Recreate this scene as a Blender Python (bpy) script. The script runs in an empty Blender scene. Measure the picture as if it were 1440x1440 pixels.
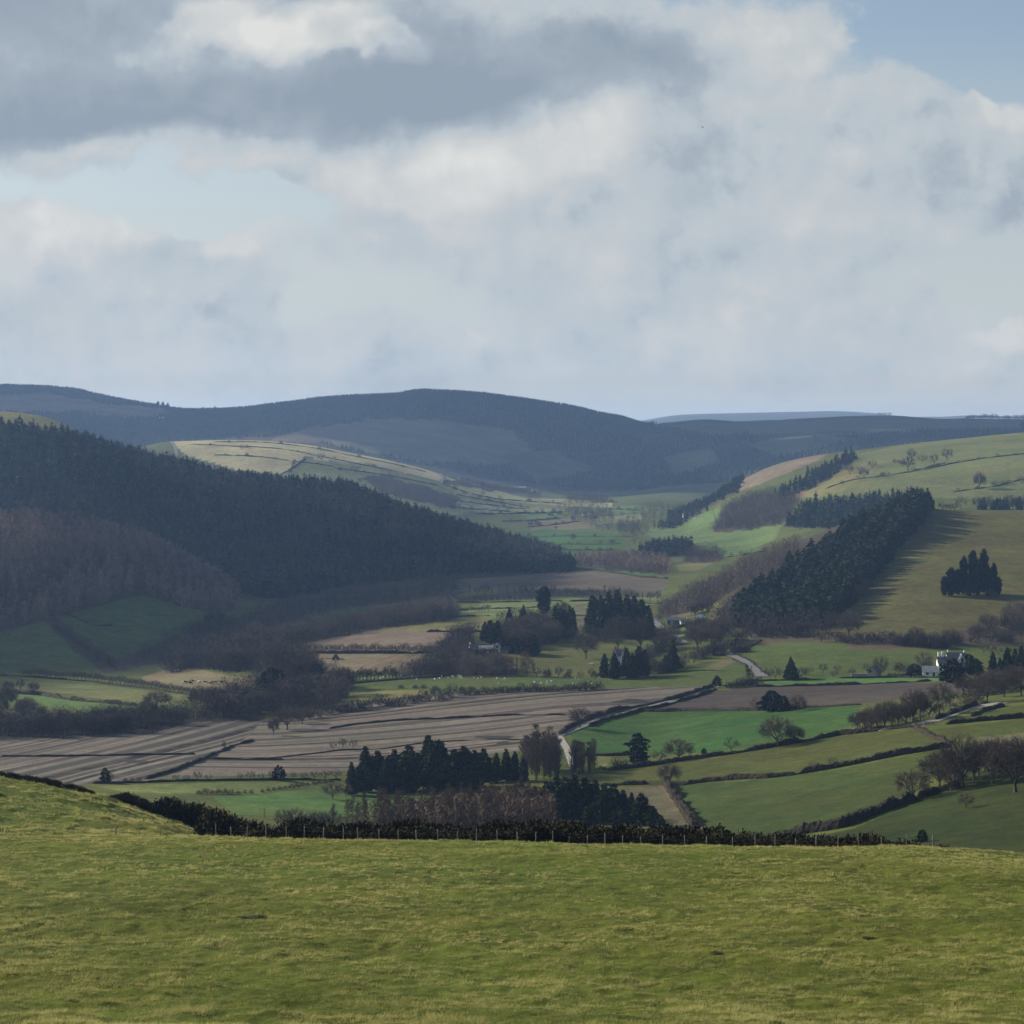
import bpy, math, random
import numpy as np
from mathutils import Vector, Matrix
random.seed(7); RNG = np.random.default_rng(7)
PI = math.pi
scene = bpy.context.scene
COL = scene.collection
F = 2687.0                                   # focal length in photo pixels (1440 wide)
TH = math.atan(120.0 / F); CT, ST = math.cos(TH), math.sin(TH)

def lv(px, py):                              # photo pixel -> (x/y, z/y) slopes in the world
    cx = (np.asarray(px, float) - 720) / F; cz = (720 - np.asarray(py, float)) / F
    y = CT + cz * ST
    return cx / y, (-ST + cz * CT) / y
def unlv(u, e):
    d = CT - e * ST
    return 720 + F * u / d, 720 - F * (ST + CT * e) / d

# ------------------------------------------------------------------ noise
def _hash(ix, iy, seed):
    h = (ix.astype(np.int64) * 374761393 + iy.astype(np.int64) * 668265263 + seed * 1442695041) & 0xffffffff
    h = ((h ^ (h >> 13)) * 1274126177) & 0xffffffff
    return ((h ^ (h >> 16)) & 0xffff) / 65535.0
def vnoise(x, y, seed=0):
    ix = np.floor(x); iy = np.floor(y); fx = x - ix; fy = y - iy
    fx = fx * fx * (3 - 2 * fx); fy = fy * fy * (3 - 2 * fy)
    a = _hash(ix, iy, seed); b = _hash(ix + 1, iy, seed); c = _hash(ix, iy + 1, seed); d = _hash(ix + 1, iy + 1, seed)
    return (a + (b - a) * fx) * (1 - fy) + (c + (d - c) * fx) * fy - 0.5
def fbm(x, y, seed=0, oct=3):
    s = 0; a = 1.0
    for k in range(oct):
        s = s + a * vnoise(x * 2 ** k, y * 2 ** k, seed + k); a *= 0.5
    return s

def pchip_slopes(x, y):
    h = np.diff(x); dl = np.diff(y) / h
    m = np.zeros_like(y)
    w1 = 2 * h[1:] + h[:-1]; w2 = h[1:] + 2 * h[:-1]
    ok = dl[1:] * dl[:-1] > 0
    with np.errstate(divide='ignore', invalid='ignore'):
        mm = (w1 + w2) / (w1 / dl[:-1] + w2 / dl[1:])
    m[1:-1] = np.where(ok, mm, 0); m[0] = dl[0]; m[-1] = dl[-1]
    return m
def pchip(x, y, xq):
    m = pchip_slopes(x, y)
    k = np.clip(np.searchsorted(x, xq, side='right') - 1, 0, len(x) - 2)
    h = x[k + 1] - x[k]; t = (xq - x[k]) / h
    t2 = t * t; t3 = t2 * t
    return (2*t3-3*t2+1)*y[k] + (t3-2*t2+t)*h*m[k] + (-2*t3+3*t2)*y[k+1] + (t3-t2)*h*m[k+1]

# ------------------------------------------------------------------ terrain: lofted through landscape lines
# (distance in metres, [(photo x, photo y) of the ground along that distance ...])
LINES = [
 (8,   [(-500,1937),(1940,1937)]),
 (25,  [(-500,1549),(1940,1549)]),
 (60,  [(-500,1434),(1940,1437)]),
 (100, [(-500,1266),(720,1270),(1940,1278)]),
 (150, [(-500,1179),(0,1178),(300,1177),(500,1181),(720,1184),(900,1190),(1080,1191),(1240,1191),(1330,1194),(1440,1199),(1940,1215)]),
 (172, [(-500,1182),(0,1181),(200,1182),(280,1190),(400,1215),(700,1235),(900,1240),(1100,1235),(1300,1225),(1440,1222),(1940,1222)]),
 (235, [(-500,1010),(0,1094),(60,1103),(130,1118),(200,1140),(270,1168),(330,1198),(420,1240),(700,1275),(1000,1275),(1300,1250),(1440,1240),(1940,1230)]),
 (330, [(-500,1100),(0,1180),(200,1215),(400,1250),(700,1255),(1000,1250),(1200,1225),(1300,1210),(1440,1196),(1940,1150)]),
 (420, [(-500,1150),(0,1190),(400,1200),(700,1200),(900,1200),(1000,1195),(1100,1185),(1200,1165),(1300,1145),(1440,1120),(1940,1050)]),
 (500, [(-500,1120),(0,1150),(200,1150),(400,1160),(700,1160),(900,1155),(1000,1140),(1100,1125),(1200,1105),(1300,1085),(1440,1065),(1940,1000)]),
 (600, [(-500,1070),(0,1085),(200,1088),(400,1100),(550,1110),(700,1100),(900,1090),(1000,1075),(1100,1058),(1200,1040),(1300,1022),(1440,1008),(1940,930)]),
 (720, [(-500,1020),(0,1038),(200,1038),(400,1042),(600,1040),(720,1035),(800,1030),(900,1035),(1000,1018),(1100,1003),(1200,990),(1300,980),(1440,972),(1940,900)]),
 (860, [(-500,980),(0,992),(200,988),(400,990),(500,985),(600,978),(720,972),(900,968),(1000,966),(1100,963),(1200,958),(1300,952),(1340,949),(1440,948),(1940,900)]),
 (1000,[(-500,920),(0,950),(200,957),(300,950),(400,942),(500,938),(600,934),(720,930),(900,930),(1000,918),(1100,912),(1200,905),(1300,905),(1440,908),(1940,890)]),
 (1180,[(-500,860),(0,895),(100,890),(200,905),(280,915),(360,905),(500,893),(620,882),(720,880),(850,878),(950,878),(1000,870),(1050,865),(1100,855),(1200,838),(1300,830),(1440,830),(1940,800)]),
 (1330,[(-500,790),(0,820),(100,818),(200,835),(300,860),(400,868),(600,857),(720,853),(850,850),(930,850),(1000,835),(1050,825),(1100,812),(1200,785),(1300,770),(1440,770),(1940,750)]),
 (1500,[(-500,710),(0,738),(60,738),(130,750),(200,768),(250,790),(300,818),(330,838),(400,845),(600,835),(720,832),(850,828),(930,825),(1000,812),(1050,792),(1100,770),(1150,750),(1200,732),(1250,720),(1290,713),(1340,717),(1440,719),(1940,700)]),
 (1640,[(-500,740),(0,765),(130,775),(200,785),(300,820),(400,828),(600,822),(720,818),(850,812),(930,808),(1000,805),(1050,800),(1100,790),(1200,765),(1300,750),(1440,745),(1940,735)]),
 (1850,[(-500,640),(0,672),(100,680),(200,705),(300,730),(400,745),(500,762),(600,778),(700,790),(760,796),(800,801),(850,798),(930,795),(1000,790),(1100,775),(1200,755),(1300,735),(1440,728),(1940,710)]),
 (2050,[(-500,590),(0,606),(100,620),(200,648),(300,672),(400,684),(480,690),(540,712),(600,732),(700,760),(750,773),(800,783),(850,782),(930,780),(1000,772),(1050,768),(1100,755),(1200,735),(1300,715),(1440,705),(1940,690)]),
 (2350,[(-500,560),(0,579),(50,584),(100,600),(150,640),(200,690),(300,710),(400,720),(500,730),(600,745),(700,765),(750,768),(800,765),(850,762),(900,758),(950,758),(1000,750),(1050,735),(1100,712),(1150,690),(1200,672),(1300,655),(1440,640),(1940,600)]),
 (2750,[(-500,600),(0,620),(100,640),(200,680),(300,690),(400,695),(500,705),(600,722),(700,742),(750,745),(800,742),(850,740),(900,738),(950,728),(1000,707),(1050,672),(1100,651),(1160,639),(1200,634),(1300,622),(1440,608),(1940,570)]),
 (3200,[(-500,640),(0,650),(150,640),(240,621),(340,619),(420,624),(500,638),(560,650),(610,663),(640,672),(700,690),(750,700),(800,707),(850,708),(900,705),(950,708),(1000,712),(1050,705),(1100,690),(1200,670),(1300,655),(1440,640),(1940,620)]),
 (3800,[(-500,640),(0,640),(240,650),(340,650),(420,655),(560,672),(640,682),(700,688),(750,692),(800,697),(850,698),(900,695),(950,690),(1000,690),(1100,670),(1300,645),(1440,640),(1940,630)]),
 (4400,[(-500,600),(0,590),(100,595),(200,610),(300,615),(400,605),(500,605),(600,610),(700,630),(800,650),(850,660),(900,662),(950,650),(1000,640),(1100,622),(1200,612),(1300,608),(1440,606),(1940,606)]),
 (5200,[(-500,560),(-200,548),(0,544),(100,549),(140,558),(210,570),(270,578),(340,576),(400,569),(470,561),(560,556),(590,551),(640,552),(720,560),(800,573),(870,587),(912,597),(940,594),(990,589),(1040,592),(1100,590),(1160,587),(1240,585),(1330,589),(1440,590),(1940,590)]),
 (7500,[(-500,608),(1940,608)]),
 (13000,[(-500,600),(860,600),(900,592),(960,583),(1020,581),(1070,580),(1120,579),(1170,578),(1230,581),(1280,586),(1320,586),(1370,584),(1400,585),(1440,586),(1940,592)]),
 (14200,[(-500,610),(1940,610)]),
]
pxs = np.concatenate([np.linspace(-1880, -500, 14, endpoint=False), np.linspace(-500, -60, 22, endpoint=False), np.linspace(-60, 1500, 780, endpoint=False), np.linspace(1500, 1940, 22, endpoint=False), np.linspace(1940, 3320, 15)])
def seg(a, b, n): return np.exp(np.linspace(math.log(a), math.log(b), n, endpoint=False))
DS = np.concatenate([seg(8, 56, 16), seg(56, 160, 330), seg(160, 265, 130), seg(265, 430, 50), seg(430, 1000, 300),
                     seg(1000, 1700, 190), seg(1700, 3000, 140), seg(3000, 5600, 120), seg(5600, 14200, 36), [14200.0]])
US = (pxs - 720) / F
LD = np.log(DS); kD = np.log(np.array([l[0] for l in LINES], float))
knots = np.zeros((len(LINES), len(pxs)))
for k, (d, pts) in enumerate(LINES):
    a = np.array(pts, float)
    uu, ee = lv(a[:, 0], a[:, 1])
    xs = np.concatenate([[-1.0], uu, [1.0]]); es = np.concatenate([[ee[0]], ee, [ee[-1]]])
    knots[k] = pchip(xs, es, US)
E = np.zeros((len(US), len(DS)))
for i in range(len(US)): E[i] = pchip(kD, knots[:, i], LD)
X = US[:, None] * DS[None, :]; Y = np.repeat(DS[None, :], len(US), 0)
Z = E * Y
# relief
far = np.clip((Y - 420) / 300, 0, 1); near = np.clip((300 - Y) / 60, 0, 1)
Z += far * (0.00045 * Y) * fbm(X / 160 + 9, Y / 160, 3, 4) * np.clip(1.5 - Y / 9000, .2, 1)
Z += np.clip((Y - 3300) / 900, 0, 1) * np.clip((9000 - Y) / 3000, 0, 1) * 9 * (np.abs(fbm(X / 330, Y / 420, 21, 4)) - .2)
Z += near * (0.26 * fbm(X / 5.0, Y / 5.0, 31, 3) + 0.17 * fbm(X / .9, Y / .8, 37, 2))
knm = np.clip((Y - 166) / 12, 0, 1) * near
Z += knm * 0.75 * np.maximum(0, fbm(X / 2.2, Y / 2.0, 55, 2)) 
E = Z / Y
SURF_Z = Z

def uidx(u):
    i = np.clip(np.searchsorted(US, u) - 1, 0, len(US) - 2)
    return i, np.clip((u - US[i]) / (US[i + 1] - US[i]), 0, 1)
def zat(x, y):
    x = np.asarray(x, float); y = np.maximum(np.asarray(y, float), 8.01)
    i, fu = uidx(x / y)
    j = np.clip(np.searchsorted(DS, y) - 1, 0, len(DS) - 2); fd = np.clip((y - DS[j]) / (DS[j + 1] - DS[j]), 0, 1)
    e = (E[i, j] * (1 - fu) + E[i + 1, j] * fu) * (1 - fd) + (E[i, j + 1] * (1 - fu) + E[i + 1, j + 1] * fu) * fd
    return e * y
def hit(px, py, dmin=57.0):
    """ground point first met by the sight line through photo pixel (px,py), beyond dmin"""
    u, e = lv(px, py); u = float(u); e = float(e)
    i, fu = uidx(u); prof = E[i] * (1 - fu) + E[i + 1] * fu
    j0 = int(np.searchsorted(DS, dmin))
    w = np.nonzero(prof[j0:] >= e)[0]
    if len(w) == 0:
        j = j0 + int(np.argmax(prof[j0:])); D = DS[j]
    else:
        j = j0 + w[0]
        if j == j0: D = DS[j]
        else:
            t = (e - prof[j - 1]) / max(1e-12, prof[j] - prof[j - 1]); D = DS[j - 1] + t * (DS[j] - DS[j - 1])
    x = u * D
    return Vector((x, D, float(zat(x, D))))
def inpoly(px, py, pts):
    a = np.array(pts, float); ins = np.zeros(px.shape, bool)
    n = len(a); j = n - 1
    for i in range(n):
        xi, yi = a[i]; xj, yj = a[j]
        if yi != yj:
            c = ((yi > py) != (yj > py)) & (px < (xj - xi) * (py - yi) / (yj - yi) + xi)
            ins ^= c
        j = i
    return ins

PXG, PYG = unlv(X / Y, E)
runmax = np.maximum.accumulate(E, axis=1)
VIS = E >= runmax - 2.5e-4

WPX = PXG + 7 * fbm(PXG / 14, PYG / 7, 61, 3); WPY = PYG + 4 * fbm(PXG / 14, PYG / 7, 67, 3)
# ------------------------------------------------------------------ field colours
PAST = (.068, .080, .020); PASTY = (.115, .112, .036); GREEN = (.055, .125, .028); BRIGHT = (.038, .082, .017)
STUB = (.175, .145, .098); PLOUGH = (.088, .068, .052); DUN = (.20, .165, .085); BRACK = (.085, .060, .038)
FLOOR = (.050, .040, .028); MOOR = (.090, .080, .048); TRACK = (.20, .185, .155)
FC = np.zeros(X.shape + (3,)); SROW = np.zeros(X.shape); ROWA = np.zeros(X.shape); GRA = np.ones(X.shape)
FC[:] = PAST
FC[Y > 3950] = (.048, .047, .030)
FC[Y > 9000] = (.05, .056, .04)
FC[Y < 400] = (.074, .090, .013)
def paint(col, pts, d=(300, 30000), rows=None, amp=0.0, vis=True, warp=False):
    m = inpoly(WPX if warp else PXG, WPY if warp else PYG, pts) & (Y >= d[0]) & (Y <= d[1])
    if vis: m &= VIS
    FC[m] = col
    if rows:
        a = hit(*rows[0]); b = hit(*rows[1]); t = (b - a).to_2d().normalized()
        SROW[m] = X[m] * -t.y + Y[m] * t.x; ROWA[m] = amp
    elif amp == 0: ROWA[m] = 0
# far ridge
paint((.105, .10, .058), [(455,622),(520,588),(600,588),(720,605),(760,640),(700,655),(600,650),(540,640)], (3600, 6500), warp=True)
paint((.125, .100, .062), [(-60,556),(60,552),(140,566),(230,576),(240,584),(180,588),(100,580),(-60,580)], (3300, 6500), warp=True)
paint((.11, .085, .055), [(365,622),(440,600),(500,592),(560,596),(470,622)], (3600, 6500), warp=True)
paint((.06, .07, .038), [(930,596),(1050,592),(1200,590),(1440,592),(1440,604),(1200,606),(1000,612)], (3600, 6500), warp=True)
paint((.070, .076, .044), [(1040,624),(1120,612),(1210,616),(1100,642)], (3600, 6500), warp=True); paint((.070, .074, .042), [(930,642),(1000,628),(1012,650),(950,670)], (3600, 6500), warp=True)  # lighter green: sunlit patches painted into the ridge colour
paint((.07, .07, .04), [(700,640),(780,632),(840,660),(760,680)], (3600, 6500), warp=True)
# small field over the left wood, pale hill
paint(PASTY, [(-60,565),(0,576),(50,581),(110,602),(60,612),(-60,604)], (2060, 2900))
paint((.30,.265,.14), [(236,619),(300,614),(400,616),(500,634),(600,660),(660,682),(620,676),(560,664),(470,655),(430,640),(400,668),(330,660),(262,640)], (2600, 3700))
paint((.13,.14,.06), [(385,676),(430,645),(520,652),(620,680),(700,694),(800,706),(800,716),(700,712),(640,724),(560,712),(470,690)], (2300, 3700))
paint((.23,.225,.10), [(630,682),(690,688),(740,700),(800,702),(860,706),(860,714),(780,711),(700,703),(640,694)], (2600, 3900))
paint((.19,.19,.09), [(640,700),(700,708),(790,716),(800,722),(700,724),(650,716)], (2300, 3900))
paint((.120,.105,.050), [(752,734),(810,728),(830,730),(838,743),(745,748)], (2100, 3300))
paint(BRIGHT, [(728,748),(770,744),(868,750),(890,768),(800,778),(760,772)], (2000, 2900))
paint((.10,.115,.05), [(905,748),(950,732),(1010,716),(1012,726),(1000,738),(960,756),(930,762)], (1900, 3000))
paint((.085,.125,.036), [(900,746),(960,730),(1016,714),(1000,745),(1100,738),(1090,758),(1050,775),(1018,784),(985,768),(930,760)], (1700, 3000))
paint((.075,.120,.035), [(1010,778),(1060,770),(1080,776),(1040,782)], (1600, 3000))
paint((.055,.125,.034), [(805,790),(850,792),(920,806),(900,812),(850,804),(810,798)], (1560, 2100))
paint(PASTY, [(950,795),(990,786),(1008,789),(980,803),(955,803)], (1560, 2200))
paint((.085,.13,.04), [(858,714),(905,710),(912,720),(862,724)], (2300, 3900)); paint((.16,.16,.07), [(835,728),(900,722),(905,730),(840,738)], (2100, 3600)); paint((.075,.12,.036), [(740,722),(790,718),(792,726),(742,730)], (2300, 3900))
# right far pasture
paint((.108,.118,.040), [(1090,705),(1120,690),(1200,640),(1300,618),(1520,596),(1520,712),(1440,702),(1300,700),(1200,695)], (1700, 3300))
paint((.130,.122,.045), [(1105,690),(1130,668),(1180,650),(1240,655),(1200,680),(1150,700),(1110,702)], (1700, 3300))
paint((.15,.120,.078), [(1015,686),(1045,664),(1080,652),(1110,646),(1165,637),(1150,648),(1110,664),(1060,684),(1030,694)], (2100, 3300))
paint((.16,.105,.065), [(1100,700),(1120,682),(1140,690),(1120,704)], (1700, 3300))
# left lower slopes
paint((.062,.088,.026), [(-60,905),(60,878),(150,846),(200,832),(270,858),(240,900),(180,925),(100,945),(-60,945)], (900, 1500))
paint((.060,.070,.022), [(150,935),(210,926),(262,936),(230,952),(160,950)], (880, 1300))
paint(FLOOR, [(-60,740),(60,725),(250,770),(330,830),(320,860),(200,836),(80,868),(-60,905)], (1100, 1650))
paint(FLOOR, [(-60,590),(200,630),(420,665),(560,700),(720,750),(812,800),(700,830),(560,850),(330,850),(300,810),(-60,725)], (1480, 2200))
paint((.090,.075,.055), [(560,838),(640,815),(720,810),(820,802),(940,815),(930,836),(820,840),(700,846)], (1400, 1800))
paint((.060,.055,.040), [(330,870),(420,840),(560,830),(700,832),(640,845),(470,858),(360,885)], (1200, 1700))
paint(BRIGHT, [(380,880),(420,868),(480,852),(540,850),(640,842),(560,862),(470,874),(420,880)], (1150, 1700))
paint((.11,.135,.045), [(640,866),(700,840),(790,838),(850,845),(930,838),(930,850),(800,858),(690,870)], (1150, 1700))
paint(PASTY, [(640,838),(670,828),(700,826),(700,834),(650,842)], (1200, 1800))
paint((.12,.118,.040), [(490,890),(560,875),(640,866),(690,868),(690,884),(600,890),(520,892)], (1050, 1500))
paint((.120,.092,.064), [(400,905),(480,890),(560,886),(640,888),(650,892),(610,912),(500,916),(400,916)], (960, 1400))
paint((.165,.133,.075), [(335,918),(480,919),(600,919),(580,945),(520,946),(430,940),(338,928)], (880, 1300), ((450,944),(520,922)), .25)
paint((.15,.125,.066), [(200,952),(240,940),(280,941),(320,950),(372,956),(370,968),(290,970),(200,962)], (850, 1150))
paint((.13,.11,.075), [(652,908),(660,895),(672,900),(672,915)], (900, 1300))
paint(PASTY, [(-60,714),(0,721),(28,733),(12,742),(-60,744)], (1400, 1800))
paint((.10, .095, .05), [(808,850),(823,850),(825,893),(811,893)], (950, 1400))
# valley pastures
paint((.060,.080,.020), [(480,962),(560,956),(700,948),(820,952),(900,955),(1000,935),(1040,926),(1060,945),(1000,962),(850,972),(700,972),(560,984),(480,985)], (780, 1100))
paint((.135,.130,.045), [(430,984),(500,972),(600,970),(610,975),(540,984),(480,992)], (780, 1100))
paint((.080,.085,.024), [(700,945),(745,905),(800,895),(845,905),(900,910),(960,930),(880,950),(780,952)], (820, 1200))
paint((.105,.125,.030), [(935,890),(960,882),(985,872),(1010,862),(1000,880),(970,900),(945,900)], (900,1400))
paint((.135,.118,.048), [(1000,850),(1046,820),(1050,832),(1030,860),(995,874)], (1000, 1500))
paint((.135,.120,.05), [(930,866),(985,852),(1000,846),(1000,856),(960,868)], (1000, 1500))
# right meadow
paint((.084,.078,.024), [(1010,890),(1150,880),(1210,800),(1300,714),(1520,714),(1520,905),(1440,895),(1300,898),(1150,900)], (1020, 1560))
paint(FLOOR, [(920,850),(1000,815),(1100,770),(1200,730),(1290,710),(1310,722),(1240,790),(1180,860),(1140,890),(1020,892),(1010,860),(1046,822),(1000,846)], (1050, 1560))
paint((.060,.080,.019), [(1040,912),(1100,902),(1240,905),(1330,910),(1310,930),(1180,950),(1070,952),(1060,930)], (850, 1150))
paint(BRACK, [(1025,900),(1120,896),(1130,901),(1060,908),(1035,912)], (900, 1200))
paint(BRACK, [(1180,905),(1290,905),(1300,912),(1200,914)], (900, 1200))
paint((.070,.055,.036), [(1060,893),(1300,890),(1440,880),(1440,905),(1300,908),(1060,900)], (940, 1200))
paint((.10,.085,.045), [(990,940),(1020,926),(1040,928),(1010,942)], (820, 1100))
# green strip and ploughs
paint((.060,.120,.032), [(1060,956),(1200,952),(1330,950),(1360,956),(1200,962),(1060,965)], (780, 950))
paint((.062,.050,.041), [(905,1000),(960,988),(1000,974),(1050,966),(1200,962),(1380,958),(1390,968),(1300,980),(1200,990),(1080,998),(1000,1000)], (690, 920), ((1100,975),(1300,965)), .25)
paint(BRIGHT, [(800,1032),(850,1015),(920,1001),(1080,998),(1210,992),(1200,1020),(1090,1050),(1000,1058),(900,1062),(835,1060),(815,1050)], (560, 900), ((900,1040),(1200,1000)), .22)
paint((.155,.128,.098), [(-60,1040),(100,1030),(250,1015),(372,1012),(400,1004),(500,990),(620,975),(720,972),(850,968),(1000,964),(985,974),(900,992),(800,1022),(785,1040),(720,1060),(620,1062),(480,1085),(300,1092),(100,1098),(-60,1100)], (540, 950), ((500,1035),(800,1005)), 1.2)
paint((.16,.135,.105), [(-60,1040),(100,1030),(250,1015),(372,1012),(330,1052),(215,1098),(100,1104),(-60,1108)], (540, 950), ((60,1085),(340,1018)), 1.6)
# green strips lower left
paint((.075,.118,.030), [(-60,960),(0,968),(90,984),(200,990),(270,985),(250,1000),(180,1004),(120,1002),(20,990),(-60,986)], (700, 1000))
paint((.11,.118,.04), [(-60,944),(40,958),(150,965),(270,978),(262,992),(190,990),(90,975),(-60,960)], (760, 1050))
paint((.105,.122,.036), [(130,1105),(250,1102),(420,1096),(470,1105),(400,1118),(280,1116),(180,1115)], (430, 700))
paint((.070,.118,.030), [(300,1122),(460,1105),(500,1110),(700,1122),(620,1140),(450,1150),(330,1145)], (380, 700))
# right near fields
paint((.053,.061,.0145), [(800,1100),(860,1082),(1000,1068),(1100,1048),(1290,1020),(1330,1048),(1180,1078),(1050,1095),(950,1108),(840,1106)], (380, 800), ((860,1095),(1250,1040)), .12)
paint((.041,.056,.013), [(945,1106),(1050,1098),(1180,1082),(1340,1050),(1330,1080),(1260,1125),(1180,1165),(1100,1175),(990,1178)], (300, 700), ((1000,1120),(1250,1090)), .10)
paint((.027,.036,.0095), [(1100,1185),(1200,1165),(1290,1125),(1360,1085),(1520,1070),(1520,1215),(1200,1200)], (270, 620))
paint((.052,.060,.0145), [(1290,1030),(1440,1010),(1520,1000),(1520,1040),(1400,1050),(1330,1048)], (400, 800))
paint((.052,.060,.0145), [(1365,1005),(1440,992),(1520,985),(1520,1005),(1440,1008)], (400, 800))
paint((.10,.105,.038), [(1190,1028),(1240,1018),(1310,1005),(1380,975),(1390,962),(1330,985),(1230,1005)], (500, 850))
paint((.085,.072,.038), [(1345,1040),(1440,1030),(1520,1025),(1520,1040),(1400,1050)], (400, 800))
paint((.075,.068,.040), [(865,1112),(915,1106),(935,1106),(990,1180),(950,1175),(890,1150)], (380, 700))
paint((.10,.075,.05), [(925,1104),(940,1104),(1000,1172),(980,1172)], (380, 700))
paint((.12,.120,.045), [(838,1062),(862,1062),(850,1082),(845,1082)], (480, 750))
# ------------------------------------------------------------------ node helpers
def newmat(name):
    m = bpy.data.materials.new(name); m.use_nodes = True
    nt = m.node_tree; nt.nodes.clear()
    return m, nt
def nd(nt, typ, **kw):
    n = nt.nodes.new(typ)
    for k, v in kw.items():
        if k.startswith('i_'):
            key = k[2:]; key = int(key) if key.isdigit() else key.replace('_', ' ')
            n.inputs[key].default_value = v
        else: setattr(n, k, v)
    return n
def math_(nt, op, a, b=None, clamp=False):
    n = nt.nodes.new('ShaderNodeMath'); n.operation = op; n.use_clamp = clamp
    for k, v in enumerate((a, b)):
        if v is None: continue
        if isinstance(v, (int, float)): n.inputs[k].default_value = v
        else: nt.links.new(v, n.inputs[k])
    return n.outputs[0]
def mixc(nt, fac, a, b, mode='MIX'):
    n = nt.nodes.new('ShaderNodeMix'); n.data_type = 'RGBA'; n.blend_type = mode
    for idx, v in ((0, fac), (6, a), (7, b)):
        if isinstance(v, (int, float)): n.inputs[idx].default_value = v
        elif isinstance(v, tuple): n.inputs[idx].default_value = (*v, 1)
        else: nt.links.new(v, n.inputs[idx])
    return n.outputs[2]
def ramp(nt, val, a, b, lo=0.0, hi=1.0, interp='SMOOTHSTEP'):
    n = nt.nodes.new('ShaderNodeMapRange'); n.interpolation_type = interp
    nt.links.new(val, n.inputs[0])
    n.inputs[1].default_value = a; n.inputs[2].default_value = b; n.inputs[3].default_value = lo; n.inputs[4].default_value = hi
    return n.outputs[0]
def noise(nt, vec, scale, detail=3, rough=.55, dim='3D', w=None):
    n = nt.nodes.new('ShaderNodeTexNoise'); n.noise_dimensions = dim
    n.inputs['Scale'].default_value = scale; n.inputs['Detail'].default_value = detail; n.inputs['Roughness'].default_value = rough
    if vec is not None: nt.links.new(vec, n.inputs['Vector'])
    if w is not None: nt.links.new(w, n.inputs['W'])
    return n.outputs[0]
def finish(nt, col, rough=.9, spec=.1, normal=None, trans=0.0):
    b = nt.nodes.new('ShaderNodeBsdfPrincipled'); o = nt.nodes.new('ShaderNodeOutputMaterial')
    if isinstance(col, tuple): b.inputs['Base Color'].default_value = (*col, 1)
    else: nt.links.new(col, b.inputs['Base Color'])
    b.inputs['Roughness'].default_value = rough; b.inputs['Specular IOR Level'].default_value = spec
    if normal is not None: nt.links.new(normal, b.inputs['Normal'])
    out = b.outputs[0]
    if trans > 0:
        t = nt.nodes.new('ShaderNodeBsdfTranslucent'); mx = nt.nodes.new('ShaderNodeMixShader'); mx.inputs[0].default_value = trans
        if isinstance(col, tuple): t.inputs[0].default_value = (*col, 1)
        else: nt.links.new(col, t.inputs[0])
        nt.links.new(out, mx.inputs[1]); nt.links.new(t.outputs[0], mx.inputs[2]); out = mx.outputs[0]
    nt.links.new(out, o.inputs[0])

def mesh_from(name, verts, faces=None, quads=None, tris=None, attrs=None, smooth=False, mats=None, matidx=None):
    """fast mesh from numpy arrays; quads (n,4) and/or tris (n,3)"""
    me = bpy.data.meshes.new(name)
    verts = np.asarray(verts, np.float32)
    loops = []; starts = []; tot = 0
    if quads is not None and len(quads):
        q = np.asarray(quads, np.int32); loops.append(q.ravel()); starts.append(np.arange(len(q), dtype=np.int32) * 4 + tot); tot += q.size
    if tris is not None and len(tris):
        t = np.asarray(tris, np.int32); loops.append(t.ravel()); starts.append(np.arange(len(t), dtype=np.int32) * 3 + tot); tot += t.size
    loops = np.concatenate(loops); starts = np.concatenate(starts)
    me.vertices.add(len(verts)); me.vertices.foreach_set('co', verts.ravel())
    me.loops.add(len(loops)); me.loops.foreach_set('vertex_index', loops)
    me.polygons.add(len(starts)); me.polygons.foreach_set('loop_start', starts)
    if matidx is not None: me.polygons.foreach_set('material_index', np.asarray(matidx, np.int32))
    me.polygons.foreach_set('use_smooth', np.full(len(starts), smooth, bool))
    me.update(calc_edges=True)
    for k, (typ, data) in (attrs or {}).items():
        a = me.attributes.new(k, typ, 'POINT')
        a.data.foreach_set('color' if 'COLOR' in typ else 'value', np.asarray(data, np.float32).ravel())
    for m in (mats or []): me.materials.append(m)
    return me
def link(name, me, parent=None):
    o = bpy.data.objects.new(name, me); COL.objects.link(o)
    if parent is not None: o.parent = parent
    return o
def tag(o, label=None, cat=None, group=None, kind=None):
    if label: o['label'] = label
    if cat: o['category'] = cat
    if group: o['group'] = group
    if kind: o['kind'] = kind
    return o

# ------------------------------------------------------------------ camera, sun, haze
cam = bpy.data.cameras.new('camera'); camo = bpy.data.objects.new('camera', cam); COL.objects.link(camo)
cam.sensor_width = 36; cam.lens = 36 * F / 1440; cam.clip_start = .1; cam.clip_end = 60000
camo.rotation_euler = (PI / 2 - TH, 0, 0); scene.camera = camo
SUN_EL = math.radians(25); SUN_AZ = math.radians(63)        # azimuth left of straight ahead
sdir = Vector((-math.sin(SUN_AZ) * math.cos(SUN_EL), math.cos(SUN_AZ) * math.cos(SUN_EL), math.sin(SUN_EL)))
sl = bpy.data.lights.new('sun', 'SUN'); sl.energy = 5.0; sl.angle = math.radians(.53); sl.color = (1, .93, .82)
so = bpy.data.objects.new('sun', sl); COL.objects.link(so); so.rotation_euler = sdir.to_track_quat('Z', 'Y').to_euler()

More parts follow.
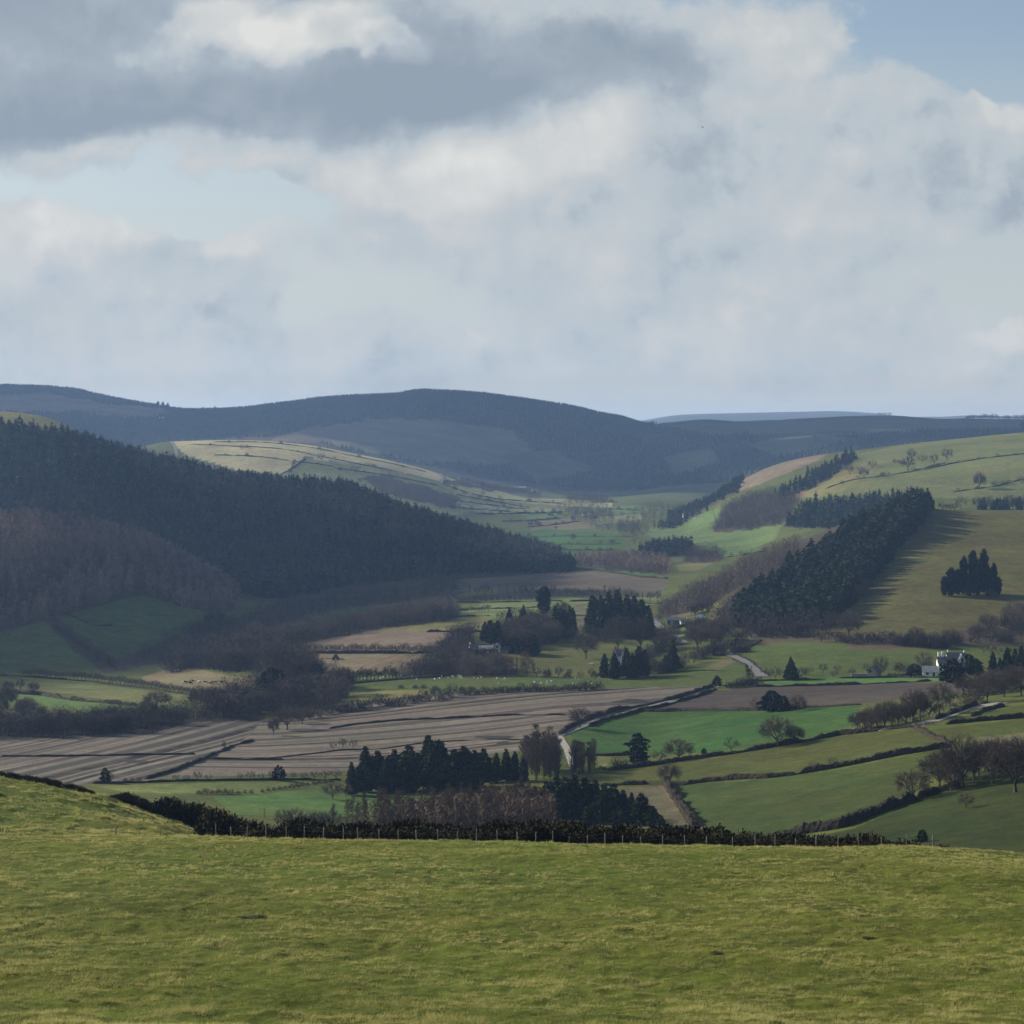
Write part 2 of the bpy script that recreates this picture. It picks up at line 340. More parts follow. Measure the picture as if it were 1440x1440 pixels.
def box_mesh(name, lo, hi):
    v = [(x, y, z) for x in (lo[0], hi[0]) for y in (lo[1], hi[1]) for z in (lo[2], hi[2])]
    q = [(0,1,3,2),(4,6,7,5),(0,4,5,1),(2,3,7,6),(0,2,6,4),(1,5,7,3)]
    return mesh_from(name, v, quads=q)
hm, nt = newmat('haze_air'); o_ = nt.nodes.new('ShaderNodeOutputMaterial')
pv = nt.nodes.new('ShaderNodeVolumePrincipled'); pv.inputs['Color'].default_value = (.36, .57, 1.0, 1); pv.inputs['Density'].default_value = HAZE_D if 'HAZE_D' in globals() else 6.3e-5
pv.inputs['Absorption Color'].default_value = (.15, .15, .15, 1); pv.inputs['Density Attribute'].default_value = ''; hm.cycles.homogeneous_volume = True; pv.inputs['Anisotropy'].default_value = 0.3
nt.links.new(pv.outputs[0], o_.inputs['Volume'])
zmin = float(Z.min()); ztop = max(60.0, float(Z.max()) + 22)
he = link('haze', box_mesh('haze', (-14200, -60, zmin - 1.5), (14200, 14400, ztop))); he.data.materials.append(hm)
tag(he, 'thin blue haze filling the valley air', 'haze', kind='stuff'); he.display_type = 'WIRE'

# ------------------------------------------------------------------ sky with clouds
w = bpy.data.worlds.new('World'); scene.world = w; w.use_nodes = True; w.cycles.sampling_method = 'NONE'
nt = w.node_tree; nt.nodes.clear()
sky = nd(nt, 'ShaderNodeTexSky', sky_type='NISHITA', sun_disc=False, sun_elevation=SUN_EL, sun_rotation=-SUN_AZ, altitude=300, air_density=1.0, dust_density=1.6, ozone_density=1.2)
tc = nt.nodes.new('ShaderNodeTexCoord'); sp = nt.nodes.new('ShaderNodeSeparateXYZ'); nt.links.new(tc.outputs['Generated'], sp.inputs[0])
yy = math_(nt, 'MAXIMUM', math_(nt, 'ABSOLUTE', sp.outputs[1]), .12)
cu = math_(nt, 'MULTIPLY_ADD', math_(nt, 'DIVIDE', sp.outputs[0], yy), 26.87); nt.nodes[-1].inputs[2].default_value = 7.2
cv = math_(nt, 'MULTIPLY_ADD', math_(nt, 'DIVIDE', sp.outputs[2], yy), 26.87); nt.nodes[-1].inputs[2].default_value = -6.0
cb = nt.nodes.new('ShaderNodeCombineXYZ'); nt.links.new(cu, cb.inputs[0]); nt.links.new(cv, cb.inputs[1])
P0 = cb.outputs[0]                      # x to the right, y upward (= -photo y), hundreds of photo pixels
def vmath(nt, op, a, b):
    n = nt.nodes.new('ShaderNodeVectorMath'); n.operation = op
    for k, v in enumerate((a, b)):
        if isinstance(v, tuple): n.inputs[k].default_value = v
        else: nt.links.new(v, n.inputs[k])
    return n.outputs[0]
def noisec(nt, vec, scale, detail, rough):
    n = nt.nodes.new('ShaderNodeTexNoise'); n.inputs['Scale'].default_value = scale; n.inputs['Detail'].default_value = detail; n.inputs['Roughness'].default_value = rough
    nt.links.new(vec, n.inputs['Vector']); return n
def blob(nt, vec, x, y, a, b, wt, e=.55):
    """soft ellipse of weight wt centred on (x,y) with radii a,b in sky units"""
    m = nd(nt, 'ShaderNodeMapping'); nt.links.new(vec, m.inputs[0])
    m.inputs['Location'].default_value = (-x / a, y / b, 0); m.inputs['Scale'].default_value = (1 / a, 1 / b, 0)
    g = nd(nt, 'ShaderNodeTexGradient', gradient_type='SPHERICAL'); nt.links.new(m.outputs[0], g.inputs[0])
    return math_(nt, 'MULTIPLY', ramp(nt, g.outputs[1], 0, e), wt)
def total(nt, outs):
    s = outs[0]
    for o in outs[1:]: s = math_(nt, 'ADD', s, o)
    return s
CL = [ # photo x, y (hundreds of pixels), radii, weight
 (3.0,.6,7.5,1.75,1.0),(.3,1.3,4.5,1.15,.9),(6.3,.9,4.0,1.25,.9),(9.5,.35,4.0,.8,.55),
 (2.4,2.15,3.9,.75,.9),
 (8.4,2.6,5.2,1.9,1.0),(10.7,1.8,3.4,1.9,.95),(13.2,2.3,3.4,1.4,.85),(5.7,2.6,2.6,.8,.6),
 (9.8,3.8,5.0,1.2,.75),(1.0,3.8,3.0,1.35,.85),(3.5,3.75,1.7,.75,.65),(5.3,3.6,1.1,.7,.4),
 (11.2,4.8,4.6,.95,.6),(14.2,4.6,.62,.45,.7),(2.5,5.0,5.5,.9,.5),(7.4,5.0,9.5,1.1,.5)]
HOLES = [(14.0,.55,2.2,1.0,-1.0),(3.0,2.85,2.5,.55,-.7),(4.9,2.0,1.2,.35,-.5),(14.4,3.8,2.0,.8,-.75)]
def noise2(vec, scale, detail, rough):
    n = nd(nt, 'ShaderNodeTexNoise', noise_dimensions='2D'); n.inputs['Scale'].default_value = scale; n.inputs['Detail'].default_value = detail; n.inputs['Roughness'].default_value = rough
    nt.links.new(vec, n.inputs['Vector']); return n
wv = vmath(nt, 'MULTIPLY', vmath(nt, 'SUBTRACT', noise2(P0, .55, 4, .55).outputs[1], (.5, .5, .5)), (1.5, 1.0, 0)); VW = vmath(nt, 'ADD', P0, wv)
wf = vmath(nt, 'ADD', P0, vmath(nt, 'MULTIPLY', vmath(nt, 'SUBTRACT', noise2(P0, 1.5, 4, .6).outputs[1], (.5, .5, .5)), (.75, .62, 0)))
def fluff(off=None):
    p = P0 if off is None else vmath(nt, 'ADD', P0, off)
    q = wf if off is None else vmath(nt, 'ADD', wf, off)
    v = nd(nt, 'ShaderNodeTexVoronoi', feature='SMOOTH_F1', voronoi_dimensions='2D'); v.inputs['Scale'].default_value = 1.15; v.inputs['Detail'].default_value = 2.5; v.inputs['Roughness'].default_value = .55; v.inputs['Smoothness'].default_value = .4
    nt.links.new(q, v.inputs['Vector'])
    return math_(nt, 'ADD', ramp(nt, noise2(p, .62, 7, .57).outputs[0], .25, .75, -.42, .42, 'LINEAR'), ramp(nt, v.outputs[0], 0.15, .75, .20, -.20, 'LINEAR'))
f0 = fluff(); f1 = fluff((-.20, .26, 0))
d0 = math_(nt, 'ADD', total(nt, [blob(nt, VW, *c) for c in CL + HOLES]), f0)
mask = ramp(nt, d0, .10, .66)
rel = math_(nt, 'MULTIPLY', math_(nt, 'SUBTRACT', f0, f1), .38)
# deep stratus overhead is grey; smaller clouds bright
PW = VW
dark = total(nt, [blob(nt, PW, *c, e=.8) for c in [(1.0,.55,2.6,1.1,.5),(3.3,1.5,7.0,.8,1.05),(6.4,1.0,3.0,1.1,1.0),(-.2,1.85,3.6,.55,.6),(8.6,.95,1.9,.75,.45),(13.9,2.6,2.1,.75,.38),(10.2,2.2,2.2,.8,.30),(11.0,3.5,3.2,.5,.25),(9.3,.8,2,.5,.3),(2.0,.2,5,.9,.45),(.9,4.1,1.6,.6,.2)]])
brt = total(nt, [blob(nt, PW, *c) for c in [(3.2,.38,1.0,.5,1.3),(4.5,.48,1.3,.5,1.25),(5.4,.7,.9,.3,.7),(7.3,2.0,2.2,.8,.7),(6.0,2.65,1.9,.6,.5),(1.1,3.1,.85,.6,.75),(1.95,3.2,.5,.35,.55),(3.4,3.45,1.1,.42,.7),(.2,3.5,.7,.8,.5),(2.4,2.15,2.8,.42,.4),(10.5,.75,1.2,.5,.45),(14.2,1.5,.7,.5,.6),(14.15,4.6,.6,.42,.6)]])
shade = math_(nt, 'ADD', math_(nt, 'SUBTRACT', rel, math_(nt, 'MULTIPLY', dark, .62)), math_(nt, 'MULTIPLY', brt, .55))
shade = math_(nt, 'ADD', shade, ramp(nt, noise2(P0, .5, 7, .58).outputs[0], 0.3, .7, -.16, .16, 'LINEAR'))
shf = ramp(nt, shade, -.75, .70, 0, 1, 'LINEAR')
ccol = nd(nt, 'ShaderNodeValToRGB'); nt.links.new(shf, ccol.inputs[0])
cr = ccol.color_ramp; cr.elements[0].position = 0; cr.elements[0].color = (.27, .33, .395, 1); cr.elements[1].position = 1; cr.elements[1].color = (.69, .695, .675, 1)
for p_, c_ in ((.28, (.345, .40, .46)), (.45, (.45, .505, .545)), (.65, (.535, .56, .572))):
    el = cr.elements.new(p_); el.color = (*c_, 1)
# thin high veil that thickens towards the horizon
veil = nd(nt, 'ShaderNodeBackground'); veil.inputs[0].default_value = (.372, .408, .425, 1)
bg1s = nd(nt, 'ShaderNodeBackground'); nt.links.new(sky.outputs[0], bg1s.inputs[0]); bg1s.inputs[1].default_value = .080
bg1 = nt.nodes.new('ShaderNodeMixShader'); nt.links.new(ramp(nt, cv, -5.0, -.4, .97, .12, 'LINEAR'), bg1.inputs[0]); nt.links.new(bg1s.outputs[0], bg1.inputs[1]); nt.links.new(veil.outputs[0], bg1.inputs[2])
bg2 = nd(nt, 'ShaderNodeBackground'); nt.links.new(ccol.outputs[0], bg2.inputs[0]); bg2.inputs[1].default_value = .73
mx = nt.nodes.new('ShaderNodeMixShader'); nt.links.new(mask, mx.inputs[0]); nt.links.new(bg1.outputs[0], mx.inputs[1]); nt.links.new(bg2.outputs[0], mx.inputs[2])
ow = nt.nodes.new('ShaderNodeOutputWorld'); nt.links.new(mx.outputs[0], ow.inputs[0])

vs = scene.view_settings; vs.view_transform = 'Standard'; vs.look = 'None'; vs.exposure = 0.55; vs.gamma = 1; vs.use_curve_mapping = False
cy = scene.cycles
cy.use_denoising = True; cy.denoiser = 'OPENIMAGEDENOISE'; cy.denoising_input_passes = 'RGB_ALBEDO_NORMAL'; cy.use_adaptive_sampling = False; cy.max_bounces = 4; cy.diffuse_bounces = 2; cy.glossy_bounces = 1; cy.transmission_bounces = 2; cy.volume_bounces = 1; cy.transparent_max_bounces = 4
cy.caustics_reflective = False; cy.caustics_refractive = False

# ------------------------------------------------------------------ ground sheet
gm, nt = newmat('ground')
ac = nd(nt, 'ShaderNodeAttribute', attribute_name='fcol'); asr = nd(nt, 'ShaderNodeAttribute', attribute_name='srow'); ara = nd(nt, 'ShaderNodeAttribute', attribute_name='rowamp')
geo = nt.nodes.new('ShaderNodeNewGeometry'); pos = geo.outputs['Position']
nbig = noise(nt, pos, .012, 4, .6); nmid = noise(nt, pos, .11, 4, .65); nsm = noise(nt, pos, 1.3, 3, .7)
f = math_(nt, 'MULTIPLY', ramp(nt, nbig, .3, .7, .76, 1.26, 'LINEAR'), ramp(nt, nmid, .3, .7, .78, 1.22, 'LINEAR'))
f = math_(nt, 'MULTIPLY', f, ramp(nt, noise(nt, pos, .33, 3, .7), .3, .7, .80, 1.2, 'LINEAR'))
f = math_(nt, 'MULTIPLY', f, ramp(nt, nsm, .3, .7, .72, 1.3, 'LINEAR'))
c = nd(nt, 'ShaderNodeVectorMath', operation='SCALE'); nt.links.new(ac.outputs[0], c.inputs[0]); nt.links.new(f, c.inputs['Scale'])
# hue drift
hs = nd(nt, 'ShaderNodeHueSaturation'); nt.links.new(c.outputs[0], hs.inputs['Color'])
nt.links.new(ramp(nt, noise(nt, pos, .03, 3, .6), .3, .7, .475, .525, 'LINEAR'), hs.inputs['Hue'])
# rows of stubble / drill lines
rn = noise(nt, None, .10, 2, .5, '1D', asr.outputs['Fac']); rn2 = noise(nt, None, .035, 2, .5, '1D', asr.outputs['Fac'])
rr = math_(nt, 'ADD', ramp(nt, rn, .40, .60, -.6, .6, 'LINEAR'), ramp(nt, rn2, .38, .62, -.4, .4, 'LINEAR'))
rr = math_(nt, 'MULTIPLY', rr, ramp(nt, nmid, .25, .75, .5, 1.3, 'LINEAR'))
rr = math_(nt, 'MULTIPLY', rr, ara.outputs['Fac'])
cc = mixc(nt, math_(nt, 'MULTIPLY', math_(nt, 'MAXIMUM', rr, 0), .95, True), hs.outputs[0], (.056, .052, .044))
cc = mixc(nt, math_(nt, 'MULTIPLY', math_(nt, 'MAXIMUM', math_(nt, 'MULTIPLY', rr, -1), 0), .9, True), cc, (.015, .0135, .012))
bp = nt.nodes.new('ShaderNodeBump'); bp.inputs['Strength'].default_value = .5; bp.inputs['Distance'].default_value = .25; nt.links.new(nsm, bp.inputs['Height'])
finish(nt, cc, .95, .05, bp.outputs[0])
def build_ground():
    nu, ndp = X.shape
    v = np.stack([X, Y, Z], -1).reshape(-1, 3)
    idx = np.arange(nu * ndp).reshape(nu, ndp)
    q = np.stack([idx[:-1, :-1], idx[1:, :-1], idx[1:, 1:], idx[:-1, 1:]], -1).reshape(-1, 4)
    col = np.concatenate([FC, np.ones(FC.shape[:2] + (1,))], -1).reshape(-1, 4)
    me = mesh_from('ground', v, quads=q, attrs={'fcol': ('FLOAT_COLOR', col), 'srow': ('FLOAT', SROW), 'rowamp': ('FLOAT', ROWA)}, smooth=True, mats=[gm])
    tag(link('ground', me), 'rolling farmland of pasture, stubble and plough', 'ground', kind='structure')
    # the hill under and behind the viewer
    xs = np.linspace(-60, 60, 9); ys = np.array([-55, -35, -18, -6, 2, 20, 45, 62.])
    vv = np.array([(x, y, -1.7 - .283 * max(y, -6) - .7 * min(1, max(0, (y - 2) / 18))) for y in ys for x in xs])
    ii = np.arange(72).reshape(8, 9)
    qq = np.stack([ii[:-1, :-1], ii[:-1, 1:], ii[1:, 1:], ii[1:, :-1]], -1).reshape(-1, 4)
    cc_ = np.tile(np.array([[.105, .118, .028, 1]]), (72, 1))
    me = mesh_from('hilltop', vv, quads=qq, attrs={'fcol': ('FLOAT_COLOR', cc_)}, smooth=True, mats=[gm])
    tag(link('hilltop', me), 'grassy hilltop under the viewer', 'ground', kind='structure')
# ------------------------------------------------------------------ vegetation materials
def vegmat(name, col, col2, trans=0.0, rnd=.22, amt=1.0):
    m, nt = newmat(name)
    a = nd(nt, 'ShaderNodeAttribute', attribute_name='tint'); oi = nt.nodes.new('ShaderNodeObjectInfo')
    t = math_(nt, 'ADD', a.outputs['Fac'], math_(nt, 'MULTIPLY', math_(nt, 'SUBTRACT', oi.outputs['Random'], .5), rnd), True)
    c = mixc(nt, t, col, col2)
    finish(nt, c, .85, .08, None, trans); return m
M = {}
M['fir'] = vegmat('fir_needles', (.008, .014, .009), (.040, .060, .026), rnd=.28)
M['pine'] = vegmat('pine_needles', (.006, .010, .006), (.040, .058, .024), rnd=.45)
M['yew'] = vegmat('yew_foliage', (.005, .009, .006), (.020, .030, .014))
M['twig'] = vegmat('winter_twigs', (.046, .037, .031), (.135, .108, .088), rnd=.4)
M['twigd'] = vegmat('dark_winter_twigs', (.028, .023, .021), (.095, .077, .066), rnd=.5)
M['larch'] = vegmat('larch_twigs', (.036, .025, .018), (.125, .086, .060), rnd=.5)
M['larchfar'] = vegmat('larch_crowns', (.075, .055, .045), (.26, .19, .155), rnd=0)
M['willow'] = vegmat('willow_twigs', (.15, .085, .035), (.26, .15, .06), rnd=.4)
M['bark'] = vegmat('bark', (.050, .042, .034), (.11, .095, .075))
M['gorse'] = vegmat('gorse_spines', (.004, .005, .003), (.058, .050, .020))
M['hedge'] = vegmat('hedge_twigs', (.013, .012, .009), (.058, .049, .033), rnd=.3)
M['grass'] = vegmat('grass_blades', (.056, .096, .010), (.54, .485, .19), trans=.4, rnd=0)
M['heath'] = vegmat('bracken_fronds', (.07, .04, .022), (.16, .09, .05))

class MB:
    def __init__(s): s.v = []; s.q = []; s.t = []; s.ti = []; s.n = 0
    def add(s, v, quads=None, tris=None, tint=.5):
        v = np.asarray(v, float).reshape(-1, 3)
        if quads is not None and len(quads): s.q.append(np.asarray(quads) + s.n)
        if tris is not None and len(tris): s.t.append(np.asarray(tris) + s.n)
        s.v.append(v); s.ti.append(np.broadcast_to(np.asarray(tint, float), (len(v),)) if np.ndim(tint) < 2 else tint); s.n += len(v)
    def tube(s, pts, rad, sides=5, tint=.5):
        pts = np.asarray(pts, float); n = len(pts)
        d = np.gradient(pts, axis=0); d /= np.linalg.norm(d, axis=1)[:, None] + 1e-9
        ref = np.where(np.abs(d[:, 2:3]) > .9, np.array([[1., 0, 0]]), np.array([[0, 0, 1.]]))
        a = np.cross(d, ref); a /= np.linalg.norm(a, axis=1)[:, None] + 1e-9; b = np.cross(d, a)
        th = np.arange(sides) * 2 * PI / sides
        r = np.asarray(rad, float)[:, None, None]
        v = pts[:, None] + r * (np.cos(th)[None, :, None] * a[:, None] + np.sin(th)[None, :, None] * b[:, None])
        i = np.arange(n * sides).reshape(n, sides); j = np.roll(i, -1, 1)
        q = np.stack([i[:-1], j[:-1], j[1:], i[1:]], -1).reshape(-1, 4)
        s.add(v, quads=q, tint=tint)
    def blades(s, p, d, L, w, tint, rng, split=False):
        """thin tapered triangles from points p along unit d, length L, width w"""
        p = np.asarray(p); n = len(p)
        side = np.cross(d, rng.normal(size=(n, 3))); side /= np.linalg.norm(side, axis=1)[:, None] + 1e-9
        w = np.broadcast_to(w, (n,))[:, None]; L = np.broadcast_to(L, (n,))[:, None]
        v = np.stack([p - side * w / 2, p + side * w / 2, p + d * L], 1).reshape(-1, 3)
        s.add(v, tris=np.arange(n * 3).reshape(n, 3), tint=np.repeat(tint, 3))
    def arrays(s):
        v = np.concatenate(s.v); q = np.concatenate(s.q) if s.q else None; t = np.concatenate(s.t) if s.t else None
        return v, q, t, np.concatenate(s.ti)
    def mesh(s, name, mat, smooth=False):
        v, q, t, ti = s.arrays()
        return mesh_from(name, v, quads=q, tris=t, attrs={'tint': ('FLOAT', ti)}, mats=[mat], smooth=smooth)
def unit(a): return a / (np.linalg.norm(a, axis=-1, keepdims=True) + 1e-9)

# ---- bare broadleaf tree, unit height 1, crown diameter ~ wr; returns trunk MB, crown MB
def fib(n, zlo, zhi, r):
    k = (np.arange(n) + .5) / n; z = zlo + (zhi - zlo) * k; ph = np.arange(n) * 2.39996 + r.random() * 6.28 + r.normal(0, .25, n)
    q = np.sqrt(np.clip(1 - z * z, 0, 1)); return np.stack([np.cos(ph) * q, np.sin(ph) * q, z], -1)
def bare_tree(seed, wr=1.0, bole=.20, nl=9, ntip=120, nt_=19, tw=.0056, low=-.62):
    r = np.random.default_rng(seed); T = MB(); C = MB()
    R = .5 * wr; c = np.array([r.normal(0, .02), r.normal(0, .02), .56]); hz = .43; A = np.array([R, R, hz])
    r0 = .020 + .008 * r.random(); fork = np.array([c[0] * .5, c[1] * .5, bole])
    T.tube([[0, 0, -.03], [0, 0, .02], fork * np.array([.5, .5, .55]), fork], [r0 * 2.0, r0 * 1.3, r0, r0 * .9], 7, .3)
    lob = fib(9, -.5, 1, r); lw = .15 + .22 * r.random(9)
    tips = fib(ntip, low, 1, r); k = (tips @ lob.T).clip(0, 1) ** 6
    rad = (.86 + (k * (lw[None] - .2)).sum(1) * .9 + .07 * r.normal(size=ntip)).clip(.55, 1.08)
    TP = c + tips * A * rad[:, None]
    limbs = fib(nl, -.05, .96, r); own = (tips @ limbs.T).argmax(1)
    for i in range(nl):
        e = c + limbs[i] * A * .62; st = fork * (.80 + .2 * r.random()) if i % 2 else fork + np.array([0, 0, .10 * r.random()])
        m = st * .52 + e * .48 + np.array([limbs[i, 0], limbs[i, 1], -.3]) * .04 + r.normal(0, .012, 3)
        rl = r0 * (.50 + .18 * r.random())
        T.tube([st, m, e], [rl, rl * .68, rl * .38], 5, .3)
        for j in np.nonzero(own == i)[0]:
            f = .15 + .8 * r.random(); s2 = m + (e - m) * f; tp = TP[j]; m2 = s2 * .5 + tp * .5 + r.normal(0, .02, 3) - np.array([0, 0, .012])
            T.tube([s2, m2, tp], [rl * .30, rl * .20, rl * .08], 3, .45)
            n = nt_; kk = .15 + .85 * r.random(n)
            pp = np.where(kk[:, None] < .5, s2 + (m2 - s2) * (kk[:, None] * 2), m2 + (tp - m2) * (kk[:, None] * 2 - 1))
            dr = unit(unit(tp - s2) + r.normal(0, .62, (n, 3)) + np.array([0, 0, .12]))
            L = .06 + .085 * r.random(n)
            C.blades(pp, dr, L, tw * 1.25, .2 + .45 * r.random(n), r)
            for q_ in (0, 1):
                p3 = pp + dr * L[:, None] * (.25 + .6 * r.random((n, 1))); d3 = unit(dr + r.normal(0, .65, (n, 3)))
                C.blades(p3, d3, L * (.75 - .1 * q_), tw * .85, .3 + .65 * r.random(n), r)
    return T, C
# ---- tree with one straight stem (larch, alder, young ash): side branches all the way up
def stem_tree(seed, wr=.45, z0=.08, prof='cone', nb=110, nt_=12, tw=.004, up=.25):
    r = np.random.default_rng(seed); T = MB(); C = MB(); r0 = .013
    ax = np.array([[0, 0, -.03], [r.normal(0, .01), r.normal(0, .01), .35], [r.normal(0, .02), r.normal(0, .02), .7], [r.normal(0, .02), r.normal(0, .02), 1.0]])
    T.tube(ax, [r0 * 1.5, r0, r0 * .6, r0 * .1], 6, .35)
    t = z0 + (1 - z0) * (r.random(nb) ** .9); ph = r.random(nb) * 6.283
    pr = np.clip(1.03 - t, 0, 1) ** .75 * np.clip(.35 + (t - z0) * 4, 0, 1) if prof == 'cone' else np.sqrt(np.clip(1 - ((t - .55) / .5) ** 2, .03, 1))
    L = .5 * wr * pr * (.55 + .5 * r.random(nb))
    for i in range(nb):
        b = np.array([np.interp(t[i], ax[:, 2], ax[:, q]) for q in (0, 1)] + [t[i]])
        d = unit(np.array([math.cos(ph[i]), math.sin(ph[i]), up + r.normal(0, .15)])); e = b + d * L[i]; e[2] = min(e[2], 1.0)
        T.tube([b, b * .5 + e * .5 - np.array([0, 0, .006]), e], [r0 * .22, r0 * .15, r0 * .05], 3, .4)
        n = nt_; k = .15 + .9 * r.random(n); pp = b + (e - b) * k[:, None]
        dr = unit(d + r.normal(0, .65, (n, 3)) + np.array([0, 0, up * .8])); l = .03 + .05 * r.random(n)
        C.blades(pp, dr, l, tw * 1.2, .25 + .6 * r.random(n), r)
        C.blades(pp + dr * l[:, None] * .5, unit(dr + r.normal(0, .6, (n, 3))), l * .8, tw, .3 + .65 * r.random(n), r)
    return T, C
# ---- bush: many stems from the ground
def bush(seed, wr=1.3, n=700, tw=.012, bl=1.0, up=.35):
    r = np.random.default_rng(seed); C = MB()
    ph = r.random(n) * 2 * PI; el = np.arccos(1 - r.random(n) * .95)
    d = np.stack([np.sin(el) * np.cos(ph), np.sin(el) * np.sin(ph), np.cos(el)], -1)
    lump = 1 - .22 * np.maximum(0, np.sin(ph * 3 + seed) * np.sin(el * 4 + seed)) - .12 * r.random(n)
    k = .25 + .6 * r.random(n)
    p = d * np.array([.5 * wr, .5 * wr, .95]) * (lump * k)[:, None]
    dd = unit(d + r.normal(0, .45, (n, 3)) + np.array([0, 0, up]))
    C.blades(p, dd, (.14 + .16 * r.random(n)) * bl, tw, .15 + .7 * r.random(n) * (.4 + .6 * k), r)
    return C
# ---- evergreen crown filled with small needle sprays; prof(t)=radius fraction at height t
def evergreen(seed, n, prof, wr, z0=.06, size=.06, droop=.3, whorl=0, lum=.25):
    r = np.random.default_rng(seed); C = MB(); T = MB()
    t = r.random(int(n * 2.2)); pr = prof(t); keep = r.random(len(t)) < pr / pr.max(); t = t[keep][:n]; n = len(t)
    ph = r.random(n) * 2 * PI
    if whorl: t = np.clip((np.floor(t * whorl) + .5 + r.normal(0, .22, n)) / whorl, 0, 1)
    rad = prof(t) * .5 * wr
    lump = 1 + lum * np.sin(ph * 2 + seed + t * 9) * np.sin(ph * 3 - t * 14 + seed * 2) - lum * .8 * (vnoise(ph * 1.6 + 50, t * 11, seed) + .3)
    k = np.sqrt(.25 + .75 * r.random(n))
    rr = rad * lump * k
    p = np.stack([np.cos(ph) * rr, np.sin(ph) * rr, z0 + (1 - z0) * t - droop * rr * .5], -1)
    d = unit(np.stack([np.cos(ph), np.sin(ph), -droop + .55 * (t > .93) * 2 + r.normal(0, .3, n)], -1) + r.normal(0, .35, (n, 3)))
    s = size * (.6 + .8 * r.random(n)) * (.55 + .6 * rad / (rad.max()))
    side = unit(np.cross(d, r.normal(size=(n, 3))))
    b = p - d * s[:, None] * .7
    v = np.stack([b - side * s[:, None] * .5, b + side * s[:, None] * .5, p + d * s[:, None]], 1).reshape(-1, 3)
    ti = np.repeat(.18 + .30 * r.random(n) + .22 * k * k, 3)
    C.add(v, tris=np.arange(3 * n).reshape(n, 3), tint=ti)
    T.tube([[0, 0, -.03], [0, 0, .3], [0, 0, .72], [0, 0, .97]], [.017, .014, .008, .002], 6, .3)
    return T, C
spire = lambda t: np.clip((1.02 - t), 0, 1) ** .85 * np.clip(.35 + t * 5, 0, 1)
spire2 = lambda t: np.clip((1.03 - t), 0, 1) ** .6 * np.clip(.5 + t * 4, 0, 1)
column = lambda t: np.clip((1.02 - t) * 3.2, 0, 1) ** .6 * np.clip(.55 + t * 2.0, 0, 1)
pinec = lambda t: np.clip((1.02 - t) * 1.9, 0, 1) ** .7 * np.clip(t * 1.5 + .32, 0, 1)
dome = lambda t: np.sqrt(np.clip(1 - (t * 1.0) ** 2.2, 0, 1)) * np.clip(.72 + t * 1.6, 0, 1)

def far_spire(seed, sides=6):
    r = np.random.default_rng(seed); C = MB()
    for (z0, z1, rr) in ((.08, .62, .19), (.38, 1.0, .13)):
        a = np.arange(sides) * 2 * PI / sides + r.random() * 3
        ra = rr * (.6 + .8 * r.random(sides)); zz = z0 + .10 * (r.random(sides) - .5)
        v = np.concatenate([np.stack([np.cos(a) * ra, np.sin(a) * ra, zz], -1), [[r.normal(0, .015), r.normal(0, .015), z1]]])
        C.add(v, tris=[(i, (i + 1) % sides, sides) for i in range(sides)], tint=np.concatenate([r.random(sides) * .5, [.65]]))
    return C.arrays()
def mid_spire(seed, n=46, wr=.36, prof=spire, size=.12):
    return evergreen(seed, n, prof, wr, .03, size, .35)[1].arrays()
def mid_bare(seed, n=60, wr=.55, tw=.022, up=1.2, cone=False):
    r = np.random.default_rng(seed); C = MB()
    t = .12 + .83 * r.random(n); ph = r.random(n) * 2 * PI
    rad = .5 * wr * (np.clip(1.05 - t, 0, 1) if cone else np.sqrt(np.clip(1 - ((t - .55) / .52) ** 2, 0, 1))) * np.sqrt(r.random(n))
    p = np.stack([np.cos(ph) * rad, np.sin(ph) * rad, t - .08], -1)
    d = unit(np.stack([np.cos(ph), np.sin(ph), np.full(n, up)], -1) + r.normal(0, .4, (n, 3)))
    C.blades(p, d, .10 + .14 * r.random(n), tw, .15 + .3 * r.random(n) + .45 * t * t, r)
    C.blades(np.array([[0, 0, -.03]]), np.array([[0, 0, 1.]]), np.array([.9]), np.array([.035]), np.array([.35]), r)
    return C.arrays()

def merge(protos, pos, h, wsc, rot, tsh):
    """numpy merge of many copies: list of arrays protos, pos (n,3), h heights, wsc width factor, rot yaw, tsh tint shift"""
    n = len(pos); pick = RNG.integers(0, len(protos), n); V = []; Q = []; TT = []; TI = []; off = 0
    for k, (v, q, t, ti) in enumerate(protos):
        w = np.nonzero(pick == k)[0]
        if not len(w): continue
        c, s = np.cos(rot[w])[:, None], np.sin(rot[w])[:, None]; hh = h[w][:, None]; ww = (h * wsc)[w][:, None]
        x = (v[None, :, 0] * c - v[None, :, 1] * s) * ww + pos[w, 0][:, None]
        y = (v[None, :, 0] * s + v[None, :, 1] * c) * ww + pos[w, 1][:, None]
        z = v[None, :, 2] * hh + pos[w, 2][:, None]
        V.append(np.stack([x, y, z], -1).reshape(-1, 3)); TI.append((ti[None] + tsh[w][:, None]).clip(0, 1).ravel())
        o = off + np.arange(len(w))[:, None, None] * len(v)
        if q is not None: Q.append((q[None] + o).reshape(-1, 4))
        if t is not None: TT.append((t[None] + o).reshape(-1, 3))
        off += len(w) * len(v)
    return np.concatenate(V), (np.concatenate(Q) if Q else None), (np.concatenate(TT) if TT else None), np.concatenate(TI)
